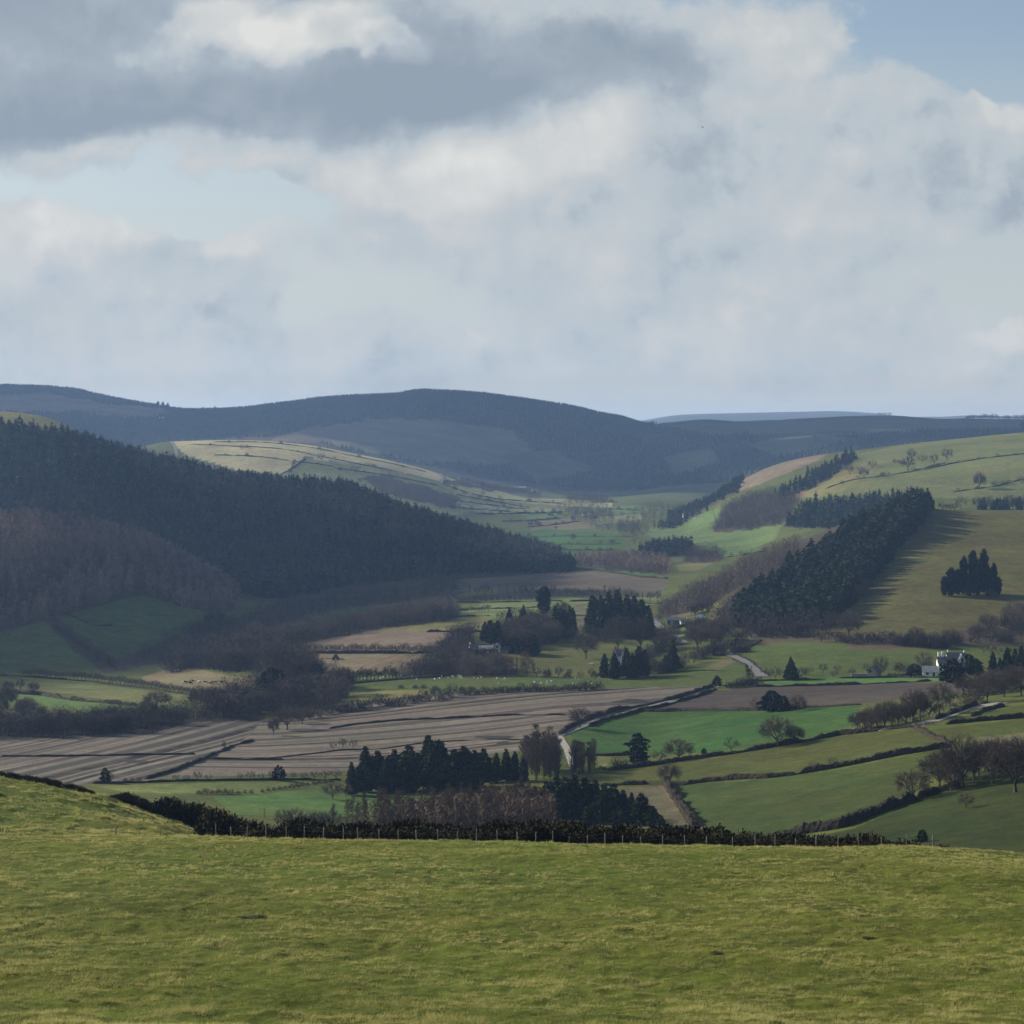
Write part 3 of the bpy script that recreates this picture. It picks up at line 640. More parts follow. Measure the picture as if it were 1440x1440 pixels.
def scatter_xy(poly, d, spacing, jit=.45, soft=True):
    """world points at even spacing whose photo position lies in poly and distance in d"""
    P = np.array(poly, float); u0, _ = lv(P[:, 0].min(), 600); u1, _ = lv(P[:, 0].max(), 600)
    ys = np.arange(d[0], d[1], spacing)
    xs = np.arange(min(u0 * d[0], u0 * d[1]), max(u1 * d[0], u1 * d[1]), spacing)
    x, y = np.meshgrid(xs, ys); x = x.ravel(); y = y.ravel()
    x = x + RNG.uniform(-jit, jit, x.shape) * spacing; y = y + RNG.uniform(-jit, jit, y.shape) * spacing
    ok = (y > d[0]) & (y < d[1]); x = x[ok]; y = y[ok]
    z = zat(x, y); px, py = unlv(x / y, z / y)
    k_ = (P[:, 0].max() - P[:, 0].min()) / 100 if soft else 0
    ok = inpoly(px + min(3.0, 2 * k_) * RNG.normal(size=px.shape) + min(5, 5 * k_) * vnoise(x / 45, y / 45, 33), py + min(1.2, k_) * RNG.normal(size=px.shape) + min(3, 4 * k_) * vnoise(x / 45, y / 60, 35), poly)
    return np.stack([x[ok], y[ok], z[ok]], -1)
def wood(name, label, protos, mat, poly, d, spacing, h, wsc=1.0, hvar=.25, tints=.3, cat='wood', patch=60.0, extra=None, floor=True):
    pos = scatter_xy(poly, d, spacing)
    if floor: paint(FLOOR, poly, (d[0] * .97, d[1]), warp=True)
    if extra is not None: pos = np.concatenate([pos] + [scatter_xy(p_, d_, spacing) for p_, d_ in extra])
    n = len(pos)
    hh = h * (1 + hvar * (RNG.random(n) - .5) * 2 + .34 * vnoise(pos[:, 0] / patch, pos[:, 1] / patch, 5)); rot = RNG.random(n) * 2 * PI
    ts = tints * (RNG.random(n) - .5) + 1.3 * tints * vnoise(pos[:, 0] / patch + 7, pos[:, 1] / patch, 8) + .8 * tints * vnoise(pos[:, 0] / 17 + 7, pos[:, 1] / 23, 9)
    v, q, t, ti = merge(protos, pos, hh, np.full(n, wsc) * (.85 + .3 * RNG.random(n)), rot, ts)
    me = mesh_from(name, v, quads=q, tris=t, attrs={'tint': ('FLOAT', ti)}, mats=[mat])
    return tag(link(name, me), label, cat, kind='stuff'), pos
# ------------------------------------------------------------------ tree kinds
KIND = {}
def kind(key, name, cat, mat, builder, builder_small, bark=True):
    big = []
    for s in range(3):
        r_ = builder(s * 13 + 5)
        T, C = r_ if isinstance(r_, tuple) else (None, r_)
        big.append((T.mesh(name + '_trunk', M['bark'], True) if T else None, C.mesh(name + '_crown', M[mat])))
    small = []
    for s in range(3):
        r_ = builder_small(s * 17 + 3)
        B = MB()
        for part in (r_ if isinstance(r_, tuple) else (r_,)):
            v, q, t, ti = part.arrays(); B.add(v, quads=q, tris=t, tint=ti)
        small.append(B.mesh(name, M[mat]))
    KIND[key] = (name, cat, big, small)
kind('oak', 'bare_tree', 'tree', 'twig', lambda s: bare_tree(s, 1.10, .19), lambda s: bare_tree(s, 1.10, .19, nl=6, ntip=42, nt_=9, tw=.013))
kind('dark', 'bare_tree', 'tree', 'twigd', lambda s: bare_tree(s + 1, .98, .17), lambda s: bare_tree(s + 1, .98, .15, nl=6, ntip=42, nt_=10, tw=.015))
kind('ash', 'bare_tree', 'tree', 'twig', lambda s: bare_tree(s + 2, .70, .24), lambda s: bare_tree(s + 2, .74, .26, nl=6, ntip=38, nt_=9, tw=.014))
kind('alder', 'alder_tree', 'tree', 'twig', lambda s: stem_tree(s + 3, .40, .08, 'oval', up=1.1), lambda s: stem_tree(s + 3, .40, .08, 'oval', 50, 7, .011, 1.1))
kind('larch', 'larch_tree', 'tree', 'larch', lambda s: stem_tree(s + 4, .50, .06, 'cone', up=.2), lambda s: stem_tree(s + 4, .50, .06, 'cone', 50, 7, .011, .2))
kind('willow', 'willow_tree', 'tree', 'willow', lambda s: bare_tree(s + 6, .85, .08, low=-.85), lambda s: bare_tree(s + 6, .85, .08, nl=6, ntip=42, nt_=9, tw=.014))
kind('bush', 'bush', 'bush', 'twigd', lambda s: bush(s, 1.5, 1100, .016), lambda s: bush(s, 1.5, 300, .038))
kind('thorn', 'thorn_bush', 'bush', 'twig', lambda s: bare_tree(s + 7, 1.2, .10, nl=8, ntip=80, tw=.006, low=-.8), lambda s: bare_tree(s + 7, 1.2, .1, nl=6, ntip=40, nt_=9, tw=.015, low=-.8))
kind('fir', 'fir_tree', 'tree', 'fir', lambda s: evergreen(s, 1700, spire, .52, .05, .052, .45, 15), lambda s: evergreen(s, 260, spire, .50, .04, .10, .4))
kind('firw', 'fir_tree', 'tree', 'fir', lambda s: evergreen(s + 2, 1700, spire2, .50, .05, .055, .35, 12), lambda s: evergreen(s + 2, 260, spire2, .50, .04, .105, .35))
kind('pine', 'pine_tree', 'tree', 'pine', lambda s: evergreen(s + 3, 1500, pinec, .55, .08, .058, .10, 8, .5), lambda s: evergreen(s + 3, 260, pinec, .55, .06, .10, .1))
kind('cyp', 'cypress_tree', 'tree', 'yew', lambda s: evergreen(s + 4, 1700, column, .42, .01, .05, -.5, 0, .32), lambda s: evergreen(s + 4, 300, column, .44, .02, .09, -.4))
kind('ivy', 'ivy_clad_tree', 'tree', 'yew', lambda s: evergreen(s + 5, 1700, column, .56, .02, .05, .1, 7, .55), lambda s: evergreen(s + 5, 300, column, .55, .02, .09, .1))
kind('yew', 'yew_tree', 'tree', 'yew', lambda s: evergreen(s + 6, 2000, dome, 1.15, .05, .062, .15, 0, .3), lambda s: evergreen(s + 6, 300, dome, 1.15, .03, .13, .1))
CNT = {}
def tree(key, px, py, hpx, label, wf=1.0, group=None, dmin=57.0, big=None, P=None, cat=None):
    if P is None: P = hit(px, py, dmin)
    name, c0, bigs, smalls = KIND[key]
    h = hpx / F * P.y; k = CNT.get(key, 0); CNT[key] = k + 1
    if big is None: big = hpx >= 24
    rz = random.random() * 2 * PI; sc = (h * wf, h * wf, h)
    if big and bigs[0][0] is not None:
        o = bpy.data.objects.new(name, None); o.empty_display_size = .5; COL.objects.link(o)
        t, c = bigs[k % 3]
        link('trunk', t, o); link('crown', c, o)
    else:
        o = link(name, bigs[k % 3][1] if big else smalls[k % 3])
    o.location = P; o.rotation_euler = (0, 0, rz); o.scale = sc
    return tag(o, label, cat or c0, group)
def clump(key, pts, hr, label, group, n=None, wf=1.0, jx=0, jy=0, dmin=57.0, big=None):
    """n trees along the photo polyline pts with heights in range hr (photo pixels)"""
    P = np.array(pts, float); s = np.concatenate([[0], np.cumsum(np.hypot(*np.diff(P, axis=0).T))])
    n = n or len(pts); out = []
    for i in range(n):
        t = s[-1] * (i + .5) / n
        x = float(np.interp(t, s, P[:, 0])) + random.uniform(-jx, jx); y = float(np.interp(t, s, P[:, 1])) + random.uniform(-jy, jy)
        k = key if isinstance(key, str) else random.choice(key)
        out.append(tree(k, x, y, random.uniform(*hr), label, wf * random.uniform(.85, 1.15), group, dmin, big))
    return out
def copse(key, poly, n, hr, label, group, dmin=57.0, wf=1.0, big=None):
    P = np.array(poly, float); got = 0
    for _ in range(4000):
        if got >= n: break
        x = random.uniform(P[:, 0].min(), P[:, 0].max()); y = random.uniform(P[:, 1].min(), P[:, 1].max())
        if inpoly(np.array([x]), np.array([y]), poly)[0]:
            k = key if isinstance(key, str) else random.choice(key)
            tree(k, x, y, random.uniform(*hr), label, wf * random.uniform(.85, 1.15), group, dmin, big); got += 1

# ------------------------------------------------------------------ woods that read as one mass
conif = [mid_spire(s, 44, .40, (spire, spire2)[s % 2], .13) for s in range(6)]
barew = [mid_bare(s, 54, .62) for s in range(6)]
bareh = [mid_bare(s + 50, 150, .72, .017, .8) for s in range(6)]
larchw = [mid_bare(s + 20, 74, .52, .026, .9, True) for s in range(6)]
farsp = [far_spire(s) for s in range(8)]
wood('conifer_wood', 'dark conifer wood covering the long spur on the left', conif, M['fir'],
     [(-90,596),(0,602),(100,615),(200,643),(300,667),(400,679),(480,685),(540,707),(600,727),(700,755),(755,771),(800,795),(812,803),(760,806),(700,806),(600,812),(480,826),(400,842),(345,845),(310,815),(250,785),(200,762),(130,745),(60,733),(-90,733)], (1520, 2110), 7.2, 13, 1.0, .4, .8)
wood('broadleaf_wood', 'bare grey broadleaf trees mixed into the dark spur wood', barew, M['twig'],
     [(430,712),(470,704),(520,722),(575,742),(600,760),(560,762),(500,748),(440,736)], (1520, 2110), 9, 15, floor=False)
wood('broadleaf_wood', 'pale bare trees on the lower edge of the dark spur wood', barew, M['twig'],
     [(630,782),(660,770),(720,770),(770,778),(812,800),(760,802),(700,796),(640,792)], (1520, 2110), 8, 15, floor=False)
wood('broadleaf_wood', 'thin pale strip of bare trees low on the spur', barew, M['twig'],
     [(420,762),(460,756),(500,762),(490,770),(430,772)], (1520, 2110), 8, 15, floor=False)
wood('broadleaf_wood', 'scattered bare trees high in the spur wood', barew, M['twig'],
     [(140,640),(200,648),(300,678),(400,690),(420,712),(300,700),(180,672)], (1520, 2110), 16, 15.5, floor=False)
wood('larch_wood', 'pinkish brown bare larch wood on the rounded hill at left', larchw, M['larchfar'],
     [(-90,738),(0,736),(40,735),(130,747),(200,764),(250,787),(310,817),(334,838),(325,858),(270,857),(200,836),(80,868),(-90,905)], (1130, 1580), 6.0, 12.5, 1.0, .35, .75)
def keep_forest(pos):
    i = np.clip(np.searchsorted(US, pos[:, 0] / pos[:, 1]), 0, len(US) - 1); j = np.clip(np.searchsorted(DS, pos[:, 1]), 0, len(DS) - 1)
    return pos[np.abs(FC[i, j, 0] - .048) < .002]
_s = scatter_xy
def scatter_forest(*a, **k): return keep_forest(_s(*a, **k))
scatter_xy = scatter_forest
wood('far_forest', 'blue dark conifer forest over the far ridge', farsp, M['fir'],
     [(-90,530),(924,530),(918,600),(890,640),(900,690),(700,690),(650,660),(560,650),(400,612),(240,622),(150,640),(-90,640)], (4000, 5330), 9, 9.5, 1.1, cat='forest', floor=False)
wood('far_forest', 'dim blue woods on the right part of the far ridge', farsp, M['fir'],
     [(916,602),(960,607),(1040,606),(1100,618),(1230,612),(1330,600),(1450,596),(1450,612),(1240,632),(1110,650),(1040,672),(960,716),(900,706),(890,650)], (3850, 5250), 10, 9, 1.2, cat='forest', floor=False)
scatter_xy = _s
for k in range(16):
    px_ = 1362 + k * 5.4 + random.uniform(-2, 2); u_ = float(lv(px_, 588)[0])
    tree('dark', 0, 0, random.uniform(5, 9), 'dark tree of the thin skyline line on the right far ridge', 1.5, 'skyline line on the right far ridge', P=Vector((u_ * 5200, 5200, float(zat(u_ * 5200, 5200)))))
for px_, l_ in ((1237,'left tree of the tiny skyline trio on the right far ridge'),(1244,'middle tree of the tiny skyline trio'),(1251,'right tree of the tiny skyline trio')):
    u_ = float(lv(px_, 588)[0]); tree('dark', 0, 0, 4.5, l_, 1.6, P=Vector((u_ * 5200, 5200, float(zat(u_ * 5200, 5200)))))
wood('bare_wood', 'brown bare broadleaf wood behind the cottage slope', barew, M['twig'],
     [(928,862),(1000,824),(1050,795),(1100,775),(1125,765),(1112,812),(1045,822),(1000,850),(960,862),(935,870)], (1150, 1560), 5.0, 10)
wood('bare_wood', 'grey brown bare trees at the foot of the conifer belt', barew, M['twigd'],
     [(1018,893),(1012,866),(1046,832),(1065,858),(1110,852),(1160,872),(1140,894),(1060,897)], (1030, 1400), 6.5, 10)
wood('conifer_wood', 'blue green conifers in the hollow behind the right hill crest', conif, M['fir'],
     [(1100,742),(1140,712),(1220,704),(1290,700),(1290,728),(1200,745)], (2000, 2380), 8, 14)
wood('conifer_wood', 'dark conifer strip beside the tan bracken slope', conif, M['fir'],
     [(1080,700),(1130,674),(1170,652),(1196,640),(1204,646),(1165,675),(1120,696)], (2200, 2800), 8, 12)
wood('scrub_wood', 'purple grey scrub on the slope above the far green pasture', barew, M['twigd'],
     [(1002,748),(1020,712),(1060,694),(1095,692),(1125,705),(1100,738),(1060,745)], (1900, 2800), 6, 10)
wood('conifer_wood', 'dark conifers falling from the far right slope to the valley', conif, M['fir'],
     [(925,745),(960,716),(1010,694),(1045,670),(1040,690),(1000,712),(950,742)], (2350, 2900), 9, 13)
wood('valley_wood', 'grey trees around the far village in the valley', barew, M['twigd'],
     [(780,718),(800,700),(850,698),(855,718),(870,735),(900,745),(900,752),(860,748),(830,742),(800,730)], (2050, 3600), 13, 11, floor=False)
wood('valley_wood', 'grey bare trees along the far valley bottom', barew, M['twigd'],
     [(865,742),(900,712),(950,712),(1000,728),(950,738),(910,752),(895,768),(870,752)], (2050, 3300), 14, 9, floor=False)
wood('riverside_wood', 'pinkish bare riverside trees behind the tip of the spur', larchw, M['larchfar'],
     [(806,788),(850,786),(930,790),(945,800),(930,808),(880,804),(820,798)], (1600, 2200), 7, 11)
wood('conifer_wood', 'small dark conifer plantation in the middle of the valley', conif, M['fir'],
     [(893,782),(905,775),(930,769),(972,770),(976,780),(940,784)], (1700, 2350), 8, 13)
wood('riverside_wood', 'grey bare trees right of the small valley plantation', barew, M['twigd'],
     [(960,792),(975,778),(1010,776),(1022,786),(1000,792)], (1650, 2350), 8, 11)
wood('bare_wood', 'dark bare trees along the foot of the spur wood', barew, M['twigd'],
     [(325,872),(400,848),(480,842),(560,836),(640,822),(650,830),(560,848),(470,858),(400,884),(335,892)], (1200, 1640), 8, 10)
wood('bare_wood', 'bare scrub in the dark gully of the left slope', barew, M['twigd'],
     [(60,872),(80,868),(165,930),(270,885),(275,905),(240,930),(150,948),(110,918)], (950, 1420), 9, 8)
wood('scrub_wood', 'grey scrub below the pale far hill fields', barew, M['twigd'],
     [(500,672),(540,668),(600,684),(650,700),(640,716),(560,700)], (2400, 3400), 11, 9)
wood('scrub_wood', 'dim hedgerow trees at the bottom of the pale hill', barew, M['twigd'],
     [(620,676),(660,676),(760,694),(760,699),(690,690)], (3000, 3900), 15, 9)

wood('bare_wood', 'rounded grey bare wood above the cattle field', bareh, M['twigd'], [(236,946),(247,922),(262,897),(300,887),(330,894),(372,907),(400,922),(372,938),(320,946),(280,938)], (880, 1240), 4.6, 10.5, 1.15, .35, .55)
wood('bare_wood', 'diagonal strip of purple grey bare wood', bareh, M['twig'], [(362,910),(420,892),(470,882),(560,869),(640,861),(645,870),(560,882),(470,896),(400,912)], (980, 1340), 4.2, 9.5, 1.0, .32, .5)
wood('bare_wood', 'dark smooth bare copse beside the farm', bareh, M['twigd'], [(556,954),(575,945),(620,920),(635,897),(662,892),(660,920),(645,950),(600,953)], (880, 1250), 3.8, 8.5, 1.0, .32, .5)
wood('bare_wood', 'bare tree belt along the stream left of the stubble', bareh, M['twigd'], [(-40,1042),(-40,1022),(90,1022),(200,1016),(270,1006),(370,1004),(372,1012),(270,1016),(215,1030),(100,1038)], (640, 900), 4.4, 7.5, 1.1, .4, .55)
wood('bare_wood', 'dark bare trees of the valley crossing', bareh, M['twigd'], [(280,1004),(330,990),(372,958),(420,948),(470,958),(490,975),(470,994),(400,1000)], (760, 1050), 6.0, 10, 1.1, .4, .55)
wood('bare_wood', 'brown bare trees filling the park wood', bareh, M['twig'], [(700,906),(720,890),(770,884),(785,892),(782,906),(750,912),(715,912)], (930, 1250), 5.0, 11, 1.1, .4, .55)
wood('bare_wood', 'brown bare scrub under the farm', bareh, M['twig'], [(640,952),(648,935),(700,938),(722,948),(718,953)], (850, 1150), 4.2, 7, 1.2, .4, .55)
wood('larch_wood', 'dense rusty larch plantation beyond the fence', larchw, M['larch'], [(520,1176),(560,1160),(640,1150),(700,1142),(765,1138),(780,1172),(600,1180)], (425, 640), 2.6, 7.5, 1.0, .35)
# ------------------------------------------------------------------ conifer belt on the right hill
pos = scatter_xy([(1026,884),(1060,842),(1108,810),(1200,744),(1283,712),(1304,716),(1252,775),(1200,836),(1155,888)], (1060, 1540), 7.6)
for k, p in enumerate(pos):
    hp = (11.5 + 4.5 * random.random()) / p[1] * F
    tree(('fir', 'firw')[k % 2], 0, 0, hp, 'dark conifer in the belt running up the right hill', 1.4, 'conifers of the belt on the right hill', big=False, P=Vector(p))
pos = scatter_xy([(1100,895),(1150,890),(1210,828),(1220,836),(1160,897)], (1030, 1400), 9.5)
for p in pos: tree('dark', 0, 0, 9.0 / p[1] * F, 'bare tree on the lower edge of the conifer belt', 1, 'bare trees edging the conifer belt', big=False, P=Vector(p))

clump(('fir','firw'), [(1303,717),(1252,776),(1202,838),(1168,880)], (26, 34), 'dark conifer on the right edge of the hill belt', 'conifers on the right edge of the belt', 54, 1.5, 4, 2, 900, False)
# ------------------------------------------------------------------ single trees and small groups
for (px_, py_, h_) in ((1328,838,28),(1337,838,40),(1347,836,36),(1355,836,54),(1362,838,32),(1368,835,61),(1375,838,46),(1383,834,62),(1389,838,42),(1397,836,44),(1404,837,26)):
    tree('cyp', px_, py_, h_, 'dark tree of the evergreen clump standing alone in the right meadow', .52 if h_ > 40 else .8, 'evergreen clump in the right meadow', big=True)
tree('bush', 1393, 839, 15, 'low bush at the foot of the evergreen clump in the right meadow')
tree('oak', 1193, 897, 41, 'lone round bare tree at the bottom of the right meadow', .85)
tree('oak', 1351, 717, 22, 'dark bushy tree on the meadow top fence right of the conifer belt', .8)
clump('thorn', [(1322,718),(1345,718)], (9, 14), 'small bare tree on the meadow top line beside the belt', 'bare trees at the meadow top', 4)
clump(('dark','firw'), [(1372,717),(1445,717)], (14, 22), 'dark tree in the row along the top right meadow edge', 'row along the top right meadow edge', 16)
# right scrub bank above the house
clump(('bush','dark'), [(1140,900),(1215,905),(1260,898)], (14, 22), 'purple grey shrub on the bank under the right meadow', 'shrubs on the bank under the right meadow', 12, jy=3)
clump(('bush','dark'), [(1262,905),(1310,912),(1345,908)], (18, 30), 'bare shrub on the bank behind the white house', 'shrubs behind the white house', 11, jy=3)
copse(('bush','dark','thorn'), [(1355,908),(1385,885),(1400,868),(1445,858),(1445,908)], 26, (16, 26), 'bare bush on the brushy bank at the right edge', 'brush on the right bank')
clump('bush', [(1065,897),(1140,897)], (6, 10), 'low bush on the red bracken strip under the belt', 'bushes on the bracken strip', 9, jy=2)
# house garden
tree('yew', 1340, 960, 35, 'big round dark yew in front of the white house', .95)
tree('yew', 1371, 950, 25, 'dark shrub right of the white house', .9)
tree('yew', 1362, 945, 26, 'dark bush against the right wall of the white house', .8)
tree('thorn', 1300, 942, 28, 'bare garden tree left of the white house', .9)
tree('yew', 1286, 952, 19, 'low rounded dark bush beside the whitewashed shed', 1.1)
tree('thorn', 1238, 950, 30, 'pale bare tree in front of the stone barn', .7)
clump('bush', [(1248,952),(1275,952)], (8, 12), 'dark low bush between the barn and the shed', 'bushes between barn and shed', 4)
for (px_, py_, h_) in ((1396,950,34),(1406,952,28),(1416,952,42),(1427,950,38),(1436,953,46),(1448,952,40)):
    tree('firw', px_, py_, h_, 'dark evergreen in the group right of the white house', .95, 'evergreens right of the white house')
clump('thorn', [(1378,918),(1440,925)], (12, 20), 'small bare tree on the garden slope behind the evergreens', 'garden trees right of the house', 6)
tree('fir', 1112, 956, 33, 'pointed dark conifer standing alone in the meadow left of the house', 1.5)
tree('oak', 1091, 955, 18, 'small bare tree just left of the pointed meadow conifer')
tree('dark', 1127, 955, 18, 'bare bush just right of the pointed meadow conifer', 1)
tree('thorn', 1173, 953, 11, 'tiny bare tree in the green strip between conifer and barn')
tree('yew', 1085, 1000, 30, 'large dark evergreen bush at the corner of the ploughed field', 1.05)
tree('yew', 1101, 1000, 22, 'lower evergreen bush at the corner of the ploughed field', 1.1)
tree('oak', 1122, 1000, 24, 'bare tree right of the dark evergreen bush', .95)
tree('oak', 1064, 1000, 20, 'faint bare tree left of the dark evergreen bush')
# lane at right
for (px_, py_, h_, w_, l_) in ((1216,1026,28,1,'first bare tree at the left end of the lane row'),(1234,1026,32,.9,'dark bare tree second in the lane row'),
    (1254,1023,40,.9,'bare tree with forked trunk third in the lane row'),(1284,1014,46,.8,'tall bare tree of the pair beside the lane'),(1294,1012,44,.75,'right one of the tall bare pair beside the lane'),
    (1321,1004,46,.8,'gaunt broken bare tree standing apart beside the lane'),(1388,988,44,1.2,'wide bare tree above the lane at right'),(1366,990,22,1.2,'low bare thorn left of the wide lane tree'),
    (1412,980,36,1.1,'bare tree behind the lane at the right edge'),(1436,978,42,1.0,'dark bare tree touching the right edge above the lane')):
    tree('oak' if w_ != .75 else 'ash', px_, py_, h_, l_, w_)
clump('bush', [(1340,985),(1375,978),(1445,972)], (12, 18), 'brushy bush behind the lane trees', 'bushes behind the lane trees', 9)
for (px_, py_, h_, l_) in ((1206,1025,24,'small dark tree at the very left of the lane row'),(1226,1025,32,'dark tree between first and second of the lane row'),(1244,1022,36,'dark tree behind the second lane tree'),(1263,1019,32,'dark tree between forked tree and tall pair'),(1275,1016,28,'low dark tree against the tall pair'),(1306,1010,26,'low dark tree between the pair and the gaunt tree')):
    tree('dark', px_, py_, h_, l_, 1.2)
clump(('bush','thorn'), [(1200,1028),(1240,1023),(1300,1010),(1345,995),(1380,985)], (9, 16), 'bramble and bush under the lane row', 'bushes under the lane row', 22, jy=2)
clump(('dark','thorn'), [(1350,978),(1400,968),(1445,962)], (22, 34), 'dark bare tree behind the lane at right', 'trees behind the lane at right', 10, jy=3)
clump(('thorn','bush','dark'), [(655,925),(668,924),(684,925),(702,924)], (11, 20), 'bare tree hiding the farm buildings', 'trees before the farm', 12, jy=1.5)
clump(('dark','thorn'), [(640,912),(650,900),(668,890)], (14, 22), 'bare tree left of the farmhouse copse edge', 'trees behind the farmhouse', 7, jy=2)
clump(('thorn','dark'), [(700,872),(740,866),(800,862)], (10, 18), 'bare tree between orchard and park', 'trees between orchard and park', 14, jy=4)
clump(('dark','thorn','bush'), [(905,930),(925,922),(940,908)], (14, 26), 'bare tree in the thicket by the road', 'thicket by the road', 10, jy=4)
clump(('dark','bush'), [(1030,905),(1060,895),(1140,893)], (12, 22), 'bare tree at the foot of the belt', 'trees at the foot of the belt', 14, jy=2)
clump(('thorn','bush'), [(1260,945),(1290,946),(1318,944)], (12, 20), 'garden shrub around the white house', 'garden shrubs around the white house', 9, jy=3)
clump(('dark','thorn','oak'), [(790,905),(835,900),(880,905)], (14, 24), 'bare tree at the feet of the tall conifer block', 'trees at the feet of the tall block', 8, jy=3)
clump(('dark','thorn'), [(700,948),(760,952),(840,952)], (9, 16), 'small bare tree along the bottom of the park lawn', 'trees at the bottom of the park lawn', 9, jy=2)
clump(('thorn','dark','oak'), [(1045,958),(1090,950),(1180,948),(1250,946)], (8, 15), 'small bare tree along the meadow edge left of the house', 'trees along the meadow edge', 10, jy=3)
# lower right pasture oaks
for (px_, py_, h_, w_, l_) in ((1283,1124,44,1.05,'left most pale bare tree of the lower right oak group'),(1321,1108,48,1.1,'second spreading bare tree of the lower right oak group'),
    (1354,1106,66,.85,'tall dark bare tree in the middle of the lower right oaks'),(1338,1112,34,1.1,'low bare tree under the tall middle oak'),(1396,1102,58,1.0,'dark oak with a short trunk in the lower right group'),
    (1428,1114,72,1.05,'largest dark oak with heavy trunk at the right edge'),(1412,1092,44,1.1,'oak crown between the two heavy right edge oaks'),(1376,1090,46,1.1,'dark oak behind the short trunk one'),(1456,1110,64,1.0,'oak cut by the right edge of the view')):
    tree('dark' if px_ > 1300 else 'oak', px_, py_, h_ * (1.12 if px_ > 1300 else 1), l_, w_ * 1.1)
for (px_, py_, h_, l_) in ((1370,1096,48,'dark crown behind the tall middle oak'),(1385,1084,40,'background oak left of the two heavy edge oaks'),(1405,1080,42,'background oak crown between edge oaks'),(1440,1086,48,'background oak crown at the very right edge'),(1342,1098,44,'bushy oak left of the tall middle one'),(1425,1078,38,'smallest background crown of the lower right oaks')):
    tree('dark', px_, py_, h_, l_, 1.2)
clump('bush', [(1300,1116),(1330,1112),(1350,1108)], (10, 16), 'brambly bush under the lower right oaks', 'brambles under the lower right oaks', 6)
tree('thorn', 1358, 1137, 24, 'small thorn tree with its shadow below the lower right oaks', .95)
tree('yew', 1297, 1184, 18, 'lone dark bush in the lower right pasture', .8)
tree('thorn', 1143, 1084, 15, 'left of the two small thorn trees in the long hedge')
tree('thorn', 1171, 1079, 15, 'right one of the two small thorn trees in the long hedge', 1.1)
# around the bright green field
tree('oak', 815, 1024, 31, 'round bare tree beside the lane at the corner of the bright green field', 1.05)
tree('oak', 942, 1104, 32, 'bare tree at the gap between two hedges above the plough strip', 1.05)
tree('ivy', 897, 1075, 45, 'tall dark ivy clad tree under the bright green field', 1.1)
tree('oak', 955, 1070, 32, 'wide bare tree right of the ivy clad tree', 1.3)
tree('thorn', 928, 1072, 18, 'reddish bare bush against the ivy clad tree', 1.1)
tree('yew', 990, 1060, 8, 'small evergreen bush on the field edge hedge', 1)
tree('oak', 1028, 1058, 22, 'small round bare tree on the lower edge of the bright green field', 1.1)
tree('oak', 1094, 1050, 44, 'big pale bare tree on the right part of the bright green field', 1.15)
tree('dark', 1118, 1046, 26, 'lower bare tree leaning against the big pale one', 1.2)
tree('bush', 868, 1081, 18, 'dark bush left of the ivy clad tree')
tree('bush', 879, 1079, 14, 'low dark bush touching the ivy clad tree')
clump('bush', [(843,1081),(852,1083)], (6, 9), 'small dark bush at the end of the alder rows', 'bushes by the alders', 2)
# pine clump
for k in range(27):
    px_ = 494 + k * 7.1 + random.uniform(-3, 3); py_ = 1119 - 10 * (px_ - 494) / 190 + random.uniform(-6, 2)
    hp = random.uniform(52, 66) * (.72 if px_ < 512 else 1) + (10 if 600 < px_ < 625 else 0)
    tree('pine' if k % 3 else 'firw', px_, py_, hp, 'dark pine in the dense clump in the lower middle', random.uniform(.85, 1.1), 'pines of the lower middle clump')
for (px_, py_, h_) in ((698,1100,42),(712,1098,46),(724,1098,42),(736,1099,36),(690,1102,30)):
    tree('firw', px_, py_, h_, 'dark evergreen between pine clump and alders', .95, 'evergreens right of the pine clump')
tree('thorn', 468, 1124, 26, 'spiky bare tree at the left foot of the pine clump', 1.1)
tree('thorn', 487, 1121, 20, 'bare bush under the left pines', 1)
copse('alder', [(734,1100),(738,1078),(758,1074),(778,1080),(792,1096),(758,1098)], 34, (42, 56), 'slender grey alder of the left dense alder stand', 'alders left of the lane end')
copse('alder', [(802,1092),(808,1078),(835,1078),(842,1084),(830,1090)], 20, (34, 44), 'slender grey alder of the right alder stand', 'alders right of the lane end')
# near wood below the fence
for (px_, py_, h_) in ((752,1150,44),(768,1156,58),(782,1150,60),(795,1157,66),(808,1152,64),(822,1158,66),(836,1155,60),(850,1160,58),(862,1155,54),(876,1160,50),(888,1158,44),(902,1166,52),(918,1168,36),(930,1172,26),(700,1165,20),(780,1168,40),(830,1172,44),(870,1172,38)):
    tree('pine' if px_ % 4 else 'firw', px_, py_, h_, 'dark pine in the wood just beyond the fence', random.uniform(.9, 1.15), 'pines just beyond the fence')
copse('larch', [(440,1172),(540,1158),(620,1150),(700,1145),(760,1140),(775,1165),(600,1176)], 90, (34, 54), 'rusty brown bare larch in the belt beyond the fence', 'larches beyond the fence')
clump('thorn', [(395,1165),(470,1168)], (18, 34), 'straggly bare sapling beyond the left fence', 'saplings beyond the left fence', 9)
tree('larch', 372, 1150, 14, 'single bare sapling above the gorse', .8)
